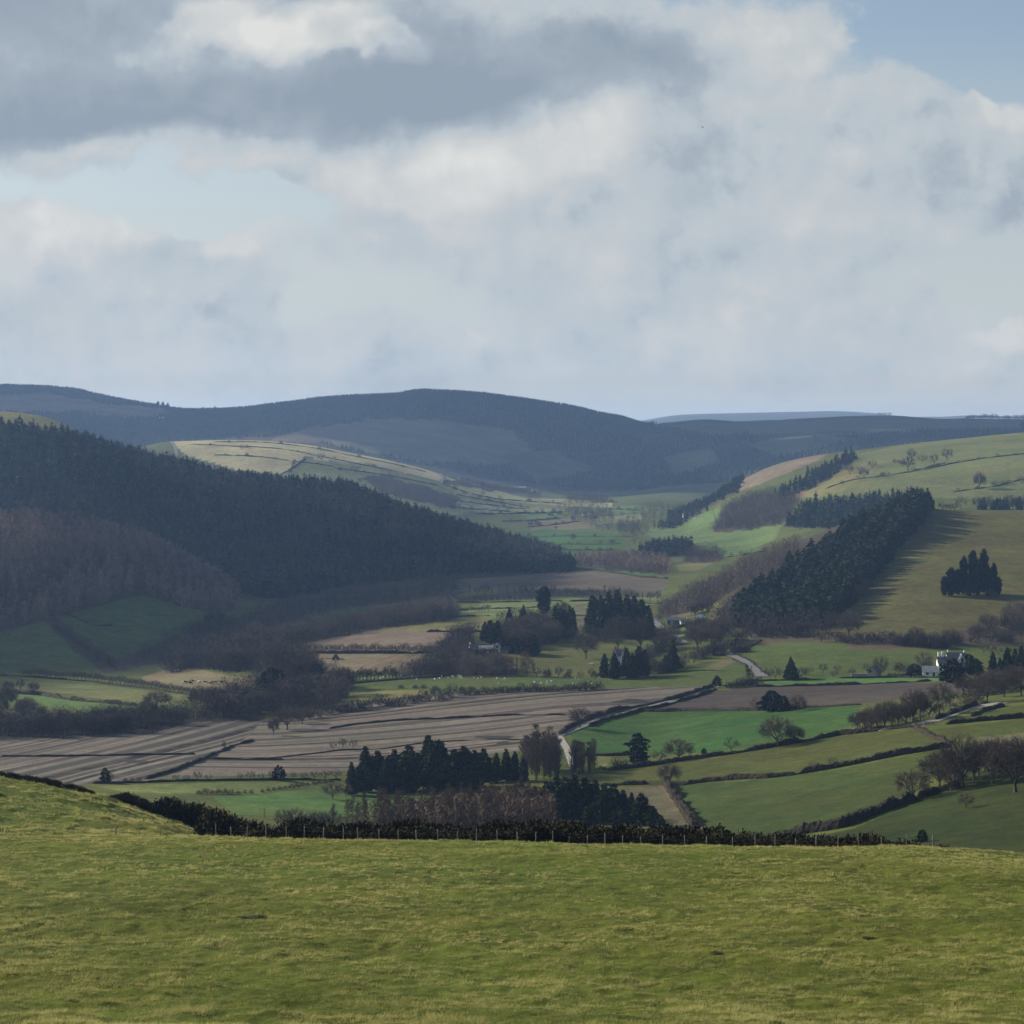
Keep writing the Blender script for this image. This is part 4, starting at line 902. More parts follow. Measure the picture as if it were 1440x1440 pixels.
# stubble field bushes
tree('oak', 469, 1055, 13, 'left of three small trees on the stubble field'); tree('ash', 482, 1054, 17, 'tallest of three small trees on the stubble field', 1.1); tree('oak', 497, 1053, 14, 'right of three small trees on the stubble field')
tree('bush', 315, 1050, 11, 'lone stump of a bush on the stubble ditch', .6)
tree('yew', 148, 1101, 22, 'rounded dark evergreen at the foot of the stubble field left', .6); tree('yew', 392, 1097, 21, 'dark evergreen at the foot of the stubble field', .9)
tree('thorn', 156, 1101, 18, 'thin bare tree beside the left rounded evergreen', .5)
clump('bush', [(172,1100),(200,1100)], (8, 11), 'low bare bush right of the left rounded evergreen', 'bushes at the stubble foot', 3)
clump('thorn', [(240,1099),(270,1098),(300,1097)], (9, 17), 'bare thorn on the strip edge under the stubble', 'thorns at the stubble foot', 4)
clump('thorn', [(330,1097),(350,1097),(410,1096),(480,1096)], (10, 16), 'thorn in the scrub strip below the stubble', 'thorns left of the pine clump', 10)
clump('bush', [(275,1117),(300,1116),(330,1117),(358,1116)], (7, 12), 'low bush in the row across the lower green strip', 'bush row on the lower strip', 9)
clump('bush', [(365,1115),(410,1109),(470,1100)], (7, 11), 'bush in the smooth row curving to the pine clump', 'curving bush row', 13)
# left valley trees
tree('dark', 385, 1034, 25, 'left of two bare trees at the stubble corner', .7); tree('oak', 404, 1026, 32, 'bushy bare tree right in the stubble corner pair', 1.3); tree('dark', 425, 1018, 24, 'rounded dark bush behind the stubble corner pair', 1.2)
tree('dark', 219, 996, 25, 'wide dome shaped tree among the left strips', 1.8)
copse(('oak','dark'), [(-20,1040),(-20,1015),(90,1018),(180,1012),(215,1012),(215,1030),(100,1036)], 30, (22, 34), 'bare tree in the belt left of the stubble field', 'belt left of the stubble field')
copse(('dark','oak'), [(-10,1010),(0,990),(40,1004),(50,1014)], 6, (24, 34), 'bare tree at the left edge above the belt', 'trees at the left edge')
copse('oak', [(215,1022),(215,1006),(270,1006),(270,1020)], 8, (18, 26), 'leggy bare tree in the gap of the valley belt', 'leggy trees in the belt gap')
copse(('oak','dark'), [(270,1012),(275,992),(330,985),(370,990),(365,1008),(330,1010)], 16, (24, 36), 'bare tree in the belt beyond the stubble', 'belt beyond the stubble')
copse('dark', [(-15,975),(10,965),(52,970),(50,978)], 6, (10, 18), 'rounded bush at the left edge on the hedge', 'bushes on the left hedge')
clump('ash', [(30,951),(120,957),(200,967),(270,978)], (11, 15), 'small tree with a bare stem in the clipped row on the left', 'clipped tree row on the left', 44, wf=1.3, jy=.5)
copse(('oak','dark','oak'), [(232,948),(245,920),(262,895),(300,885),(330,892),(372,905),(400,925),(372,940),(320,948),(280,938)], 16, (24, 36), 'grey bare tree of the round wood above the cattle', 'round wood above the cattle')
copse(('dark','oak'), [(365,985),(372,955),(420,945),(460,955),(490,975),(470,996),(420,1000)], 14, (32, 50), 'bare tree in the dark cluster at the valley crossing', 'dark cluster at the valley crossing')
for (px_, py_, h_) in ((372,985,42),(381,986,48),(392,980,40),(445,968,36)):
    tree('ivy', px_, py_, h_, 'dark evergreen in the cluster at the valley crossing', 1, 'evergreens of the valley cluster')
tree('oak', 468, 998, 48, 'open bare tree on the right side of the valley cluster', 1.05)
tree('oak', 406, 934, 20, 'left of two open bare trees on the pale stubble edge', 1.3); tree('oak', 430, 935, 24, 'right of two open bare trees on the pale stubble edge', 1.4)
clump('dark', [(498,957),(530,956),(560,953)], (12, 20), 'rounded bare tree in the row below the pale stubble', 'row below the pale stubble', 12, jy=1)
clump(('bush','dark','bush'), [(432,1012),(470,1003),(520,996),(580,990),(640,979)], (14, 24), 'bush in the tall unkempt hedge above the stubble', 'tall unkempt hedge bushes', 26, jy=2)
copse(('bush','dark'), [(270,1012),(330,1010),(430,1008),(440,996),(380,998),(300,1004)], 18, (12, 20), 'low bush along the belt above the stubble', 'low belt bushes')
clump('bush', [(645,978),(690,975),(730,973),(790,972),(846,969)], (9, 17), 'bush in the thick hedge above the middle stubble', 'thick hedge bushes', 26, jy=.5)
clump('ash', [(345,919),(470,919),(610,919)], (11, 18), 'small tree in the hedgerow between two pale fields', 'hedgerow between two pale fields', 44, wf=1.1, jy=.3)
copse('oak', [(362,908),(420,890),(470,880),(560,868),(640,860),(640,872),(560,880),(470,894),(400,908)], 22, (18, 25), 'purple grey bare tree of the diagonal wood strip', 'diagonal wood strip')
copse('dark', [(560,953),(575,945),(620,920),(635,895),(660,890),(655,920),(640,950),(600,952)], 14, (18, 25), 'dark bare tree of the copse beside the farm', 'copse beside the farm')
for (px_, py_, l_) in ((564,968,'single bush on the sheep pasture, left'),(584,968,'small bush between two on the sheep pasture'),(596,968,'low bush right of the left sheep pasture bushes'),(613,971,'wide bush in the middle of the sheep pasture'),(650,970,'small bush right in the sheep pasture'),(661,970,'open thorn right in the sheep pasture')):
    tree('bush', px_, py_, 7 if px_ != 613 else 9, l_, 1.3)
# farm and park
tree('willow', 738, 935, 20, 'bright copper coloured tree below the farm', .9); tree('willow', 714, 945, 26, 'pale orange willow left of the copper tree', .9)
tree('thorn', 741, 951, 30, 'brownish bare tree under the copper tree', .7); tree('alder', 727, 950, 26, 'slim bare tree beside the brownish one', .7)
copse(('thorn','oak'), [(645,952),(650,932),(700,938),(720,948),(715,953)], 16, (16, 28), 'brown bare tree under the farm', 'bare trees under the farm')
clump('bush', [(664,921),(682,920)], (9, 12), 'dark bush in front of the farmhouse', 'bushes before the farmhouse', 3)
tree('dark', 653, 910, 22, 'bare tree left of the farmhouse', .7)
for (px_, py_, h_, k_, w_) in ((690,908,36,'pine',1.3),(682,902,28,'firw',1.2),(700,906,34,'firw',1.1),(716,885,32,'fir',1.1),(736,886,36,'fir',1.2),(733,892,30,'firw',1.2),(724,918,24,'yew',1),(742,922,26,'yew',1.1),(752,920,28,'firw',1.2),(712,918,22,'yew',.9),(745,885,26,'dark',1)):
    tree(k_, px_, py_, h_, 'dark evergreen in the park above the farm' if k_ != 'dark' else 'bare tree among the park evergreens', w_, 'park evergreens above the farm' if k_ != 'dark' else None)
tree('cyp', 765, 864, 40, 'tall lone columnar evergreen rising above the park', 1.1)
copse(('oak','dark'), [(700,905),(720,890),(760,890),(782,880),(782,905),(750,912),(715,912)], 20, (22, 34), 'brown bare tree in the park wood', 'bare trees of the park wood')
copse('oak', [(745,880),(796,864),(804,864),(800,872),(780,880)], 9, (14, 22), 'small bare tree behind the park wood', 'small trees behind the park wood')
for k in range(7): tree('firw', 781 + k * 4.1, 896 + random.uniform(-3, 2), random.uniform(34, 44), 'dark conifer of the narrow block left of the sunlit gap', .72, 'conifer block left of the gap')
for k in range(15): tree('firw', 835 + (k % 8) * 11.2 + random.uniform(-2, 2), 896 - 3 * (k // 8) * 3 + random.uniform(-3, 2), random.uniform(44, 56), 'dark conifer of the tall block behind the park', 1, 'tall conifer block behind the park')
tree('dark', 764, 907, 26, 'round bare tree with a shadow at the park edge', 1.1)
tree('oak', 824, 926, 37, 'round bare parkland tree standing alone on the lawn', .95)
tree('dark', 869, 916, 52, 'large bare tree left in the pair behind the lodge', .85); tree('dark', 901, 914, 48, 'large bare tree right in the pair behind the lodge', .95)
copse(('thorn','dark'), [(915,912),(925,890),(940,895),(950,915),(930,922)], 8, (18, 28), 'bare tree beside the winding road', 'bare trees beside the winding road')
for (px_, py_, h_) in ((850,953,34),(864,955,38),(881,953,42),(898,952,44),(906,951,38),(889,954,36)):
    tree('firw', px_, py_, h_, 'dark evergreen in front of the lodge', 1.05, 'evergreens in front of the lodge')
tree('fir', 946, 944, 46, 'pointed fir between lodge and road', 1.05); tree('firw', 936, 946, 26, 'shorter fir left of the pointed one', 1)
clump(('bush','dark','thorn'), [(915,948),(950,942),(975,930),(1000,922),(1030,918)], (16, 30), 'bare tree along the bank below the road', 'bank trees below the road', 14, jy=3)
copse('oak', [(972,915),(980,895),(1005,890),(1022,900),(1015,915)], 9, (30, 42), 'grey bare tree in the clump above the road bend', 'clump above the road bend')
clump('bush', [(1032,918),(1055,916)], (9, 15), 'dark bush at the road bend', 'bushes at the road bend', 5)
for (px_, py_, h_) in ((770,952,13),(798,953,12),(836,952,10)): tree('bush', px_, py_, h_, {770:'left shrub in the park hollow', 798:'middle shrub in the park hollow', 836:'right shrub in the park hollow'}[px_], 1)
tree('yew', 1008, 964, 14, 'dark tree at the road junction, left', .9); clump('bush', [(1022,968),(1040,966),(1070,962)], (10, 18), 'bush along the junction hedge', 'junction hedge bushes', 9)
copse(('dark','thorn'), [(963,868),(975,862),(1000,850),(1005,860),(985,870)], 10, (12, 22), 'bare tree around the slope cottages', 'trees around the slope cottages')
clump('thorn', [(925,878),(932,862),(940,858)], (8, 16), 'thin tree on the road edge by the green barn', 'thin trees by the green barn', 5)
for (px_, l_) in ((1001,'left small shrub on the steep grass above the cottages'),(1010,'middle small shrub on the steep grass'),(1016,'right small shrub on the steep grass')): tree('bush', px_, 868 - (px_ - 1001) * .4, 5, l_)
# orchard beyond
clump(('oak','ash'), [(648,848),(700,847),(760,845)], (7, 12), 'small bare tree of the first orchard line', 'first orchard line', 14)
clump('oak', [(645,862),(690,860)], (7, 12), 'small bare tree of the second orchard line', 'second orchard line', 9)
clump(('ash','alder','oak'), [(655,838),(700,836),(770,838),(840,842),(930,845)], (10, 20), 'tall thin bare tree along the far dark plough', 'thin trees along the far plough', 26, jy=2)
# far single trees
for (px_, py_, h_, w_, l_) in ((1165,668,9,1,'small tree on the far pasture by the bracken'),(1195,667,11,1,'bare tree on the far pasture, first of three'),(1209,664,7,1.3,'low tree on the far pasture, middle of three'),(1226,658,8,1.3,'tree on the far pasture, last of three'),
    (1215,673,11,1.1,'round far pasture bush on the sunken track'),(1245,671,7,1.3,'low bush on the sunken track'),(1277,662,16,1.1,'large round bush in the middle of the far pasture'),(1282,648,13,.9,'tall tree behind the large round far bush'),(1297,650,9,1.3,'hedge bush right of the large far bush'),
    (1314,652,11,1,'round tree on the far hedge line'),(1332,648,14,1,'last tall tree on the far hedge line'),(1377,688,18,.8,'tall bare tree on the near slope of the far pasture'),(1400,683,6,1.6,'low bushes right of the tall far pasture tree'),(1412,682,6,1.6,'flat bush by the tall far pasture tree'),(1437,680,8,1.3,'bush at the right edge of the far pasture'),
    (1258,652,5,1,'dot of a thorn on the far pasture, left'),(1264,653,5,1,'dot of a thorn on the far pasture, right'),
    (340,633,8,1,'lone tree on the pale far hill'),(452,647,9,1.3,'bushes on the pale far hill hedge'),(500,664,10,1.4,'round tree under the pale far hill'),(640,692,7,1,'small tree in the far strip fields'),(750,742,11,1.2,'round tree at the edge of the bright far fields'),(806,760,9,1,'lone tree on the bright far field'),(860,766,7,1,'small tree on the right of the bright far field'),(782,745,5,1,'tiny bush on the brown far field'),(857,804,8,1.7,'wide dark bush on the strip behind the spur tip'),(900,806,8,1.3,'second bush on the strip behind the spur tip')):
    tree('thorn' if w_ > 1.2 else 'dark', px_, py_, h_ * (1.35 if px_ > 1100 else 1.1), l_, w_, dmin=1500)
for (px_, h_, l_) in ((222,9,'block of skyline trees on the far left ridge'),(229,9,'middle of the skyline block on the far left ridge'),(236,9,'right end of the skyline block on the far left ridge'),(253,6,'low tree right of the skyline block'),(286,7,'pointed skyline tree in the far notch'),(302,7,'second pointed skyline tree in the far notch')):
    tree('firw', px_, 574, h_, l_, 1.5, dmin=4000, P=(lambda u: Vector((u * 5200, 5200, float(zat(u * 5200, 5200)))))(float(lv(px_, 574)[0])))

# ------------------------------------------------------------------ gorse beyond the fence
gb = []
for s in range(6):
    B = bush(s + 40, 1.5, 1300, .065, .34, -.15); gb.append(B.arrays())
tx = [190,230,270,300,330,360,380,420,480,700,760,850,930,1000,1060,1100,1180,1230,1260,1340]
ty = [1122,1116,1118,1121,1129,1138,1147,1156,1160,1158,1157,1160,1165,1167,1168,1171,1174,1180,1186,1192]
G = []; H = []
for _ in range(1700):
    px_ = random.uniform(215, 1335)
    D_ = random.uniform(154, 172) if px_ > 400 else (random.uniform(238, 262) if px_ < 300 else random.uniform(205, 250)) if random.random() < .85 else random.uniform(156, 200)
    if px_ < 340 and D_ < 200: continue
    u_ = float(lv(px_, 1170)[0]); z_ = float(zat(u_ * D_, D_)); _, pg = unlv(u_, z_ / D_)
    top = float(np.interp(px_, tx, ty)) + abs(random.gauss(0, 4)) + 3 + 22 * float(vnoise(np.array([px_ / 17.]), np.array([D_ / 9.]), 4)[0]) + (px_ > 400) * max(0, (168 - D_)) * .5
    hh = (pg - top) / F * D_
    if hh < .35: continue
    G.append((u_ * D_, D_, z_ - .05)); H.append(min(hh * (1.5 if px_ > 400 else 1.2), 5))
G = np.array(G); H = np.array(H); n = len(G)
v, q, t, ti = merge(gb, G, H, np.clip(2.6 / H, .8, 1.8), RNG.random(n) * 6.3, .3 * (RNG.random(n) - .5))
tag(link('gorse_thicket', mesh_from('gorse_thicket', v, tris=t, attrs={'tint': ('FLOAT', ti)}, mats=[M['gorse']])), 'dark gorse thicket behind the wire fence', 'gorse', kind='stuff')
G = []; H = []
for _ in range(420):
    px_ = random.uniform(-70, 215); D_ = random.uniform(231, 262)
    u_ = float(lv(px_, 1100)[0]); z_ = float(zat(u_ * D_, D_)); _, pg = unlv(u_, z_ / D_)
    top = float(np.interp(px_, [-70,0,50,100,128,140,160,180,215], [1066,1079,1085,1096,1108,1118,1112,1104,1122])) + abs(random.gauss(0, 4))
    hh = (pg - top) / F * D_
    if hh < .3: continue
    G.append((u_ * D_, D_, z_ - .05)); H.append(min(hh, 3))
G = np.array(G); H = np.array(H); n = len(G)
v, q, t, ti = merge(gb, G, H, np.clip(1.3 / H, .6, 1.5), RNG.random(n) * 6.3, .3 * (RNG.random(n) - .5))
tag(link('gorse_thicket', mesh_from('gorse_thicket', v, tris=t, attrs={'tint': ('FLOAT', ti)}, mats=[M['gorse']])), 'dark gorse along the back of the grassy knoll', 'gorse', kind='stuff')

# ------------------------------------------------------------------ hedges
def hedge(pts, h, label, w=None, dmin=57.0, mat='hedge', group=None, gaps=0.0):
    W = [hit(x, y, dmin) for x, y in pts]; P = np.array([[p.x, p.y] for p in W])
    s = np.concatenate([[0], np.cumsum(np.hypot(*np.diff(P, axis=0).T))]); D0 = P[:, 1].mean()
    step = max(.6, D0 / 900); n = max(4, int(s[-1] / step)); tt = np.linspace(0, s[-1], n)
    x = np.interp(tt, s, P[:, 0]); y = np.interp(tt, s, P[:, 1])
    dx = np.gradient(x); dy = np.gradient(y); L = np.hypot(dx, dy) + 1e-9; nx, ny = -dy / L, dx / L
    sd = len(label); w = w or h * .8
    x = x + nx * .5 * fbm(tt / 9, tt * 0 + 3, sd); y = y + ny * .5 * fbm(tt / 9, tt * 0 + 7, sd)
    z = zat(x, y)
    hv = h * (1 + .45 * fbm(tt / 5, tt * 0, sd, 3)) * np.clip(1.35 + 2.6 * fbm(tt / 11, tt * 0 + 9, sd + 3, 2), .35, 1) * np.clip(np.minimum(tt, s[-1] - tt) / (1.5 * h) + .15, 0, 1); wv_ = w * (1 + .3 * fbm(tt / 3, tt * 0 + 5, sd, 2))
    prof = [(-.5, -.05), (-.52, .45), (-.40, .9), (0, 1.0), (.40, .9), (.52, .45), (.5, -.05)]
    V = np.stack([np.stack([x + nx * a * wv_, y + ny * a * wv_, z + b * hv * (1 + .10 * RNG.normal(size=n) * (b > .5))], -1) for a, b in prof], 1)
    V += RNG.normal(0, .05 * w, V.shape) * np.array([1, 1, .5])
    B = MB(); k = len(prof); i = np.arange(n * k).reshape(n, k)
    q = np.stack([i[:-1, :-1], i[1:, :-1], i[1:, 1:], i[:-1, 1:]], -1).reshape(-1, 4)
    B.add(V.reshape(-1, 3), quads=q, tint=(.25 + .4 * RNG.random(n * k)))
    m = min(9000, int(s[-1] / step * 14)); j = RNG.integers(0, n, m); a = RNG.uniform(-.5, .5, m); b = RNG.random(m) ** .5
    pp = np.stack([x[j] + nx[j] * a * wv_[j], y[j] + ny[j] * a * wv_[j], z[j] + hv[j] * (.35 + .6 * b)], -1)
    dd = unit(np.stack([nx[j] * a * 2, ny[j] * a * 2, .5 + b], -1) + RNG.normal(0, .4, (m, 3)))
    B.blades(pp, dd, .3 * h + .2 * RNG.random(m), max(.035, D0 / 9000), .2 + .8 * RNG.random(m), RNG)
    return tag(link('hedge', B.mesh('hedge', M[mat])), label, 'hedge', group)
HED = [
 ([(786,1034),(800,1024),(830,1010),(870,998),(915,990),(955,982),(985,972),(1003,966)], 1.7, 'long dark hedge along the upper side of the lane'),
 ([(828,1022),(850,1013),(900,1000),(945,990),(980,980),(1006,970)], 1.2, 'dark hedge along the lower side of the lane'),
 ([(463,1025),(500,1019),(550,1014),(640,1010),(720,1006),(797,1006)], 1.2, 'thin dark hedge crossing the middle of the stubble'),
 ([(360,1068),(440,1060),(480,1055),(540,1053),(600,1044),(680,1040),(740,1040)], .6, 'low grassy hedge line in the lower stubble'),
 ([(0,1064),(80,1064),(200,1062),(275,1061)], 1.0, 'ditch hedge across the left stubble'),
 ([(205,1096),(240,1086),(285,1068),(330,1048),(356,1042)], 1.6, 'dark slanting hedge between the two stubble fields'),
 ([(287,1067),(330,1068),(400,1068)], .5, 'faint hedge line right of the slanting hedge'),
 ([(345,919),(430,919),(520,919),(612,919)], 1.6, 'straight low hedge under the tree row of the pale fields'),
 ([(0,974),(60,978),(100,985),(150,989),(192,993)], 1.8, 'dark hedge between the two left green strips'),
 ([(0,950),(28,951),(120,958),(200,968),(270,979)], .9, 'hedge bottom under the clipped tree row'),
 ([(855,1083),(905,1078),(960,1070),(1020,1062),(1080,1052),(1180,1034),(1250,1026),(1286,1022)], 1.6, 'long hedge between bright field and near pasture'),
 ([(818,1062),(850,1063),(883,1062)], 1.0, 'short hedge along the bottom of the bright field'),
 ([(843,1105),(880,1104),(913,1103)], 1.5, 'short clipped hedge above the plough strip'),
 ([(961,1104),(1000,1099),(1040,1096),(1080,1094),(1122,1089)], 1.5, 'clipped hedge right of the gap tree'),
 ([(1122,1089),(1180,1079),(1240,1067),(1290,1058),(1338,1050)], 1.7, 'long hedge rising right between the near pastures'),
 ([(1286,1023),(1300,1032),(1318,1041),(1340,1048)], 1.4, 'short hedge slanting down from the lane gate'),
 ([(1080,1176),(1140,1171),(1180,1165),(1230,1146),(1290,1124)], 2.3, 'thick dark hedge curving round the lower right pasture'),
 ([(1290,1124),(1320,1112),(1350,1102)], 1.5, 'hedge running under the lower right oaks'),
 ([(1330,1019),(1380,1014),(1445,1009)], 1.7, 'thick hedge under the right lane field'),
 ([(1316,1013),(1340,1004),(1370,994),(1392,989)], 1.6, 'hedge on the upper side of the right lane'),
 ([(1366,1008),(1385,1000),(1412,993)], 1.2, 'hedge on the lower side of the right lane'),
 ([(1190,1033),(1240,1025),(1285,1022)], 1.0, 'stone coloured hedge between lane and near pasture'),
 ([(905,1000),(960,1000),(1020,1000),(1080,999),(1150,995),(1212,991)], 1.4, 'dark hedge between plough and bright green field'),
 ([(1060,966),(1120,965),(1200,963),(1310,958)], 1.1, 'dark hedge between green strip and plough'),
 ([(1050,958),(1100,957),(1160,955)], .9, 'hedge under the pointed meadow conifer'),
 ([(1148,928),(1145,926),(1200,953),(1240,953)], .1, 'x') if 0 else ([(1180,954),(1260,953),(1330,953)], .8, 'low garden hedge before barn and shed'),
 ([(1040,912),(1060,908),(1070,901)], .8, 'short hedge beside the red bracken'),
 ([(1032,920),(1055,930),(1068,941),(1080,950)], 1.0, 'hedge along the outer bend of the road'),
 ([(1030,928),(1048,936),(1052,950)], .9, 'hedge along the inner bend of the road'),
 ([(945,884),(960,881),(985,874),(993,871)], 1.6, 'clipped dark hedge under the slope cottages'),
 ([(600,889),(640,889),(690,889)], 1.4, 'dark hedge at the top of the brown field'),
 ([(130,1102),(200,1101),(300,1098),(400,1097),(480,1097)], 1.0, 'scrubby hedge along the foot of the stubble'),
 ([(935,1100),(946,1118),(960,1140),(970,1155),(978,1165)], 2.2, 'bramble bank beside the plough strip'),
 ([(930,1162),(960,1172),(1000,1176)], 1.0, 'rough brown bank at the bottom of the plough strip'),
 ([(640,848),(700,847),(790,845)], .9, 'far hedge above the orchard'), ([(640,858),(700,856),(760,854)], .8, 'far hedge through the orchard'),
 ([(630,868),(690,866)], .9, 'far hedge below the orchard'), ([(800,846),(860,845),(930,850)], 1.2, 'far hedge along the dark plough'),
 ([(805,798),(850,804),(900,812),(940,814)], 1.5, 'dark hedge below the bright strip behind the spur'),
 ([(75,882),(100,900),(130,918),(160,938)], 2.4, 'overgrown hedge down the dark left slope'),
 ([(90,862),(130,880),(160,880)], .8, 'faint hedge across the upper dark slope'),
 ([(360,905),(420,894),(470,884),(560,873)], 1.0, 'hedge below the diagonal wood strip'),
 ([(490,962),(560,956),(640,950),(720,948)], .7, 'hedge bottom at the top of the sheep pasture'),
]
for pts, h_, l_ in HED: hedge(pts, h_ * (.62 if 'stubble' in l_ else 1), l_)
FH = [
 ([(735,754),(800,754),(890,755)], 'straight far hedge across the bright valley field, upper'), ([(765,766),(820,766),(875,765)], 'straight far hedge across the bright valley field, lower'),
 ([(740,741),(780,738),(815,733)], 'far hedge above the brown valley field'), ([(770,772),(830,774),(870,774)], 'far hedge at the bottom of the bright valley field'),
 ([(705,733),(760,731),(790,729)], 'far hedge over the grey valley field'), ([(625,682),(660,694),(700,702),(790,708)], 'far hedge under the pale strip field'),
 ([(640,695),(700,706),(745,714)], 'far hedge through the strip fields'), ([(640,704),(690,710),(740,716)], 'far hedge below the strip fields'), ([(668,722),(740,722),(800,720)], 'far hedge at the valley floor strips'),
 ([(630,712),(700,718),(760,722)], 'second far hedge at the valley floor strips'),
 ([(265,625),(330,628),(400,632),(440,640),(500,652),(560,664)], 'upper long hedge line on the pale far hill'), ([(300,622),(380,623),(440,630),(520,646),(600,664)], 'top hedge line on the pale far hill'),
 ([(300,640),(360,642),(420,650),(470,656)], 'lower hedge line on the pale far hill'), ([(430,645),(415,656),(390,670)], 'steep hedge between pale and green on the far hill'),
 ([(470,658),(540,668),(620,684)], 'hedge over the green far hillside'),
 ([(1160,688),(1200,675),(1240,670),(1280,664),(1330,651)], 'sunken hedge line over the far right pasture'), ([(1340,692),(1400,684),(1445,672)], 'far hedge near the right edge'), ([(1020,784),(1060,778),(1080,775)], 'far hedge in the hollow right of the plantation'),
 ([(1300,660),(1380,645),(1445,638)], 'faint upper hedge on the far right pasture'), ([(830,706),(870,706)], 'far hedge right of the village'), ([(860,716),(900,718)], 'second far hedge right of the village'),
]
for pts, l_ in FH:
    hedge(pts, 1.2, l_, 1.3, 1600)
    clump(('bush', 'thorn'), pts, (3.5, 8), 'small dark bush along the far valley hedges', 'bushes along the far valley hedges', 5, jx=8, jy=.6, dmin=1600)
clump(('bush','thorn'), [(740,722),(790,728),(860,724),(900,735)], (5, 9), 'small dark bush along the far valley hedges', 'bushes along the far valley hedges', 14, jx=6, jy=5, dmin=2000)

# ------------------------------------------------------------------ keep the 300 largest bare trees as objects, the rest as one mass
def cap(name, limit, label, out):
    obs = [o for o in scene.objects if o.parent is None and o.name.split('.')[0] == name]
    ex = sorted([o for o in obs if o.get('group')], key=lambda o: o.scale.z / o.location.y)[:max(0, len(obs) - limit)]
    mats = {}
    for o in ex:
        meshes = [o.data] if o.data else [c.data for c in o.children]
        for me in meshes:
            v = np.empty(len(me.vertices) * 3, np.float32); me.vertices.foreach_get('co', v); v = v.reshape(-1, 3)
            li = np.empty(len(me.loops), np.int32); me.loops.foreach_get('vertex_index', li)
            lt = np.empty(len(me.polygons), np.int32); me.polygons.foreach_get('loop_total', lt); st = np.cumsum(lt) - lt
            ti = np.empty(len(v), np.float32); me.attributes['tint'].data.foreach_get('value', ti)
            c, s_ = math.cos(o.rotation_euler.z), math.sin(o.rotation_euler.z); w = v * np.array(o.scale)
            V = np.stack([w[:, 0] * c - w[:, 1] * s_, w[:, 0] * s_ + w[:, 1] * c, w[:, 2]], -1) + np.array(o.location)
            q4 = st[lt == 4]; t3 = st[lt == 3]
            B = mats.setdefault(me.materials[0].name, MB())
            B.add(V, quads=li[q4[:, None] + np.arange(4)] if len(q4) else None, tris=li[t3[:, None] + np.arange(3)] if len(t3) else None, tint=(ti + random.uniform(-.2, .2)).clip(0, 1))
        for ch in list(o.children): bpy.data.objects.remove(ch)
        bpy.data.objects.remove(o)
    B = MB(); idx = []; keys = list(mats)
    qn = []; tn = []
    for k, key in enumerate(keys):
        v, q, t, ti = mats[key].arrays(); B.add(v, quads=q, tris=t, tint=ti)
        qn.append(np.full(0 if q is None else len(q), k)); tn.append(np.full(0 if t is None else len(t), k))
    if keys:
        v, q, t, ti = B.arrays()
        me = mesh_from(out, v, quads=q, tris=t, attrs={'tint': ('FLOAT', ti)}, mats=[bpy.data.materials[k] for k in keys], matidx=np.concatenate(qn + tn))
        tag(link(out, me), label, 'trees', kind='stuff')
cap('bare_tree', 300, 'many small bare trees of the far hedgerows and copses', 'small_bare_trees')
cap('fir_tree', 300, 'many smaller dark conifers inside the belt on the right hill', 'small_fir_trees')
# ------------------------------------------------------------------ roads and tracks
def plain(name, c1, c2, sc=1.0, rough=.85, spec=.15):
    m, nt = newmat(name); geo = nt.nodes.new('ShaderNodeNewGeometry')
    n = noise(nt, geo.outputs['Position'], sc, 4, .6)
    finish(nt, mixc(nt, ramp(nt, n, .3, .7), c1, c2), rough, spec); return m
M['road'] = plain('worn_tarmac', (.10, .10, .10), (.18, .175, .165), .8)
M['track'] = plain('pale_track', (.20, .185, .16), (.32, .30, .26), .8)
M['white'] = plain('white_render', (.68, .69, .68), (.80, .80, .78), 1.5)
M['slate'] = plain('roof_slate', (.060, .064, .075), (.10, .105, .12), 2.0, .55, .4)
M['stone'] = plain('grey_stone', (.20, .18, .15), (.32, .29, .25), 2.5)
M['brick'] = plain('red_brick', (.20, .085, .055), (.30, .13, .085), 3)
M['dkwood'] = plain('dark_timber', (.025, .022, .02), (.05, .045, .04), 2)
M['greenp'] = plain('green_sheeting', (.030, .075, .045), (.05, .11, .065), 1)
M['greyp'] = plain('grey_sheeting', (.20, .21, .22), (.30, .31, .32), 1)
M['post'] = plain('weathered_wood', (.10, .09, .075), (.22, .20, .17), 9)
M['wire'] = plain('fence_wire', (.09, .09, .09), (.14, .14, .14), 9, .6, .3)
M['wool'] = plain('wool', (.58, .54, .46), (.72, .69, .62), 6)
M['soil_shade'] = plain('soil_and_shade', (.012, .012, .006), (.030, .026, .014), 6)  # near black; scraped earth, and painted shade in the turf
m_, nt = newmat('window_glass'); finish(nt, (.02, .025, .03), .1, .6); M['glass'] = m_
m_, nt = newmat('cattle_hide'); oc = nt.nodes.new('ShaderNodeTexCoord'); oi = nt.nodes.new('ShaderNodeObjectInfo')
vv = vmath(nt, 'ADD', oc.outputs['Object'], (0, 0, 0)); nn = nd(nt, 'ShaderNodeTexNoise', noise_dimensions='4D'); nt.links.new(vv, nn.inputs['Vector']); nt.links.new(math_(nt, 'MULTIPLY', oi.outputs['Random'], 40), nn.inputs['W']); nn.inputs['Scale'].default_value = 1.1
finish(nt, mixc(nt, ramp(nt, nn.outputs[0], .50, .54), (.012, .011, .011), (.70, .68, .64)), .8, .1); M['hide'] = m_
m_, nt = newmat('clothes'); finish(nt, (.02, .022, .03), .9, .05); M['cloth'] = m_

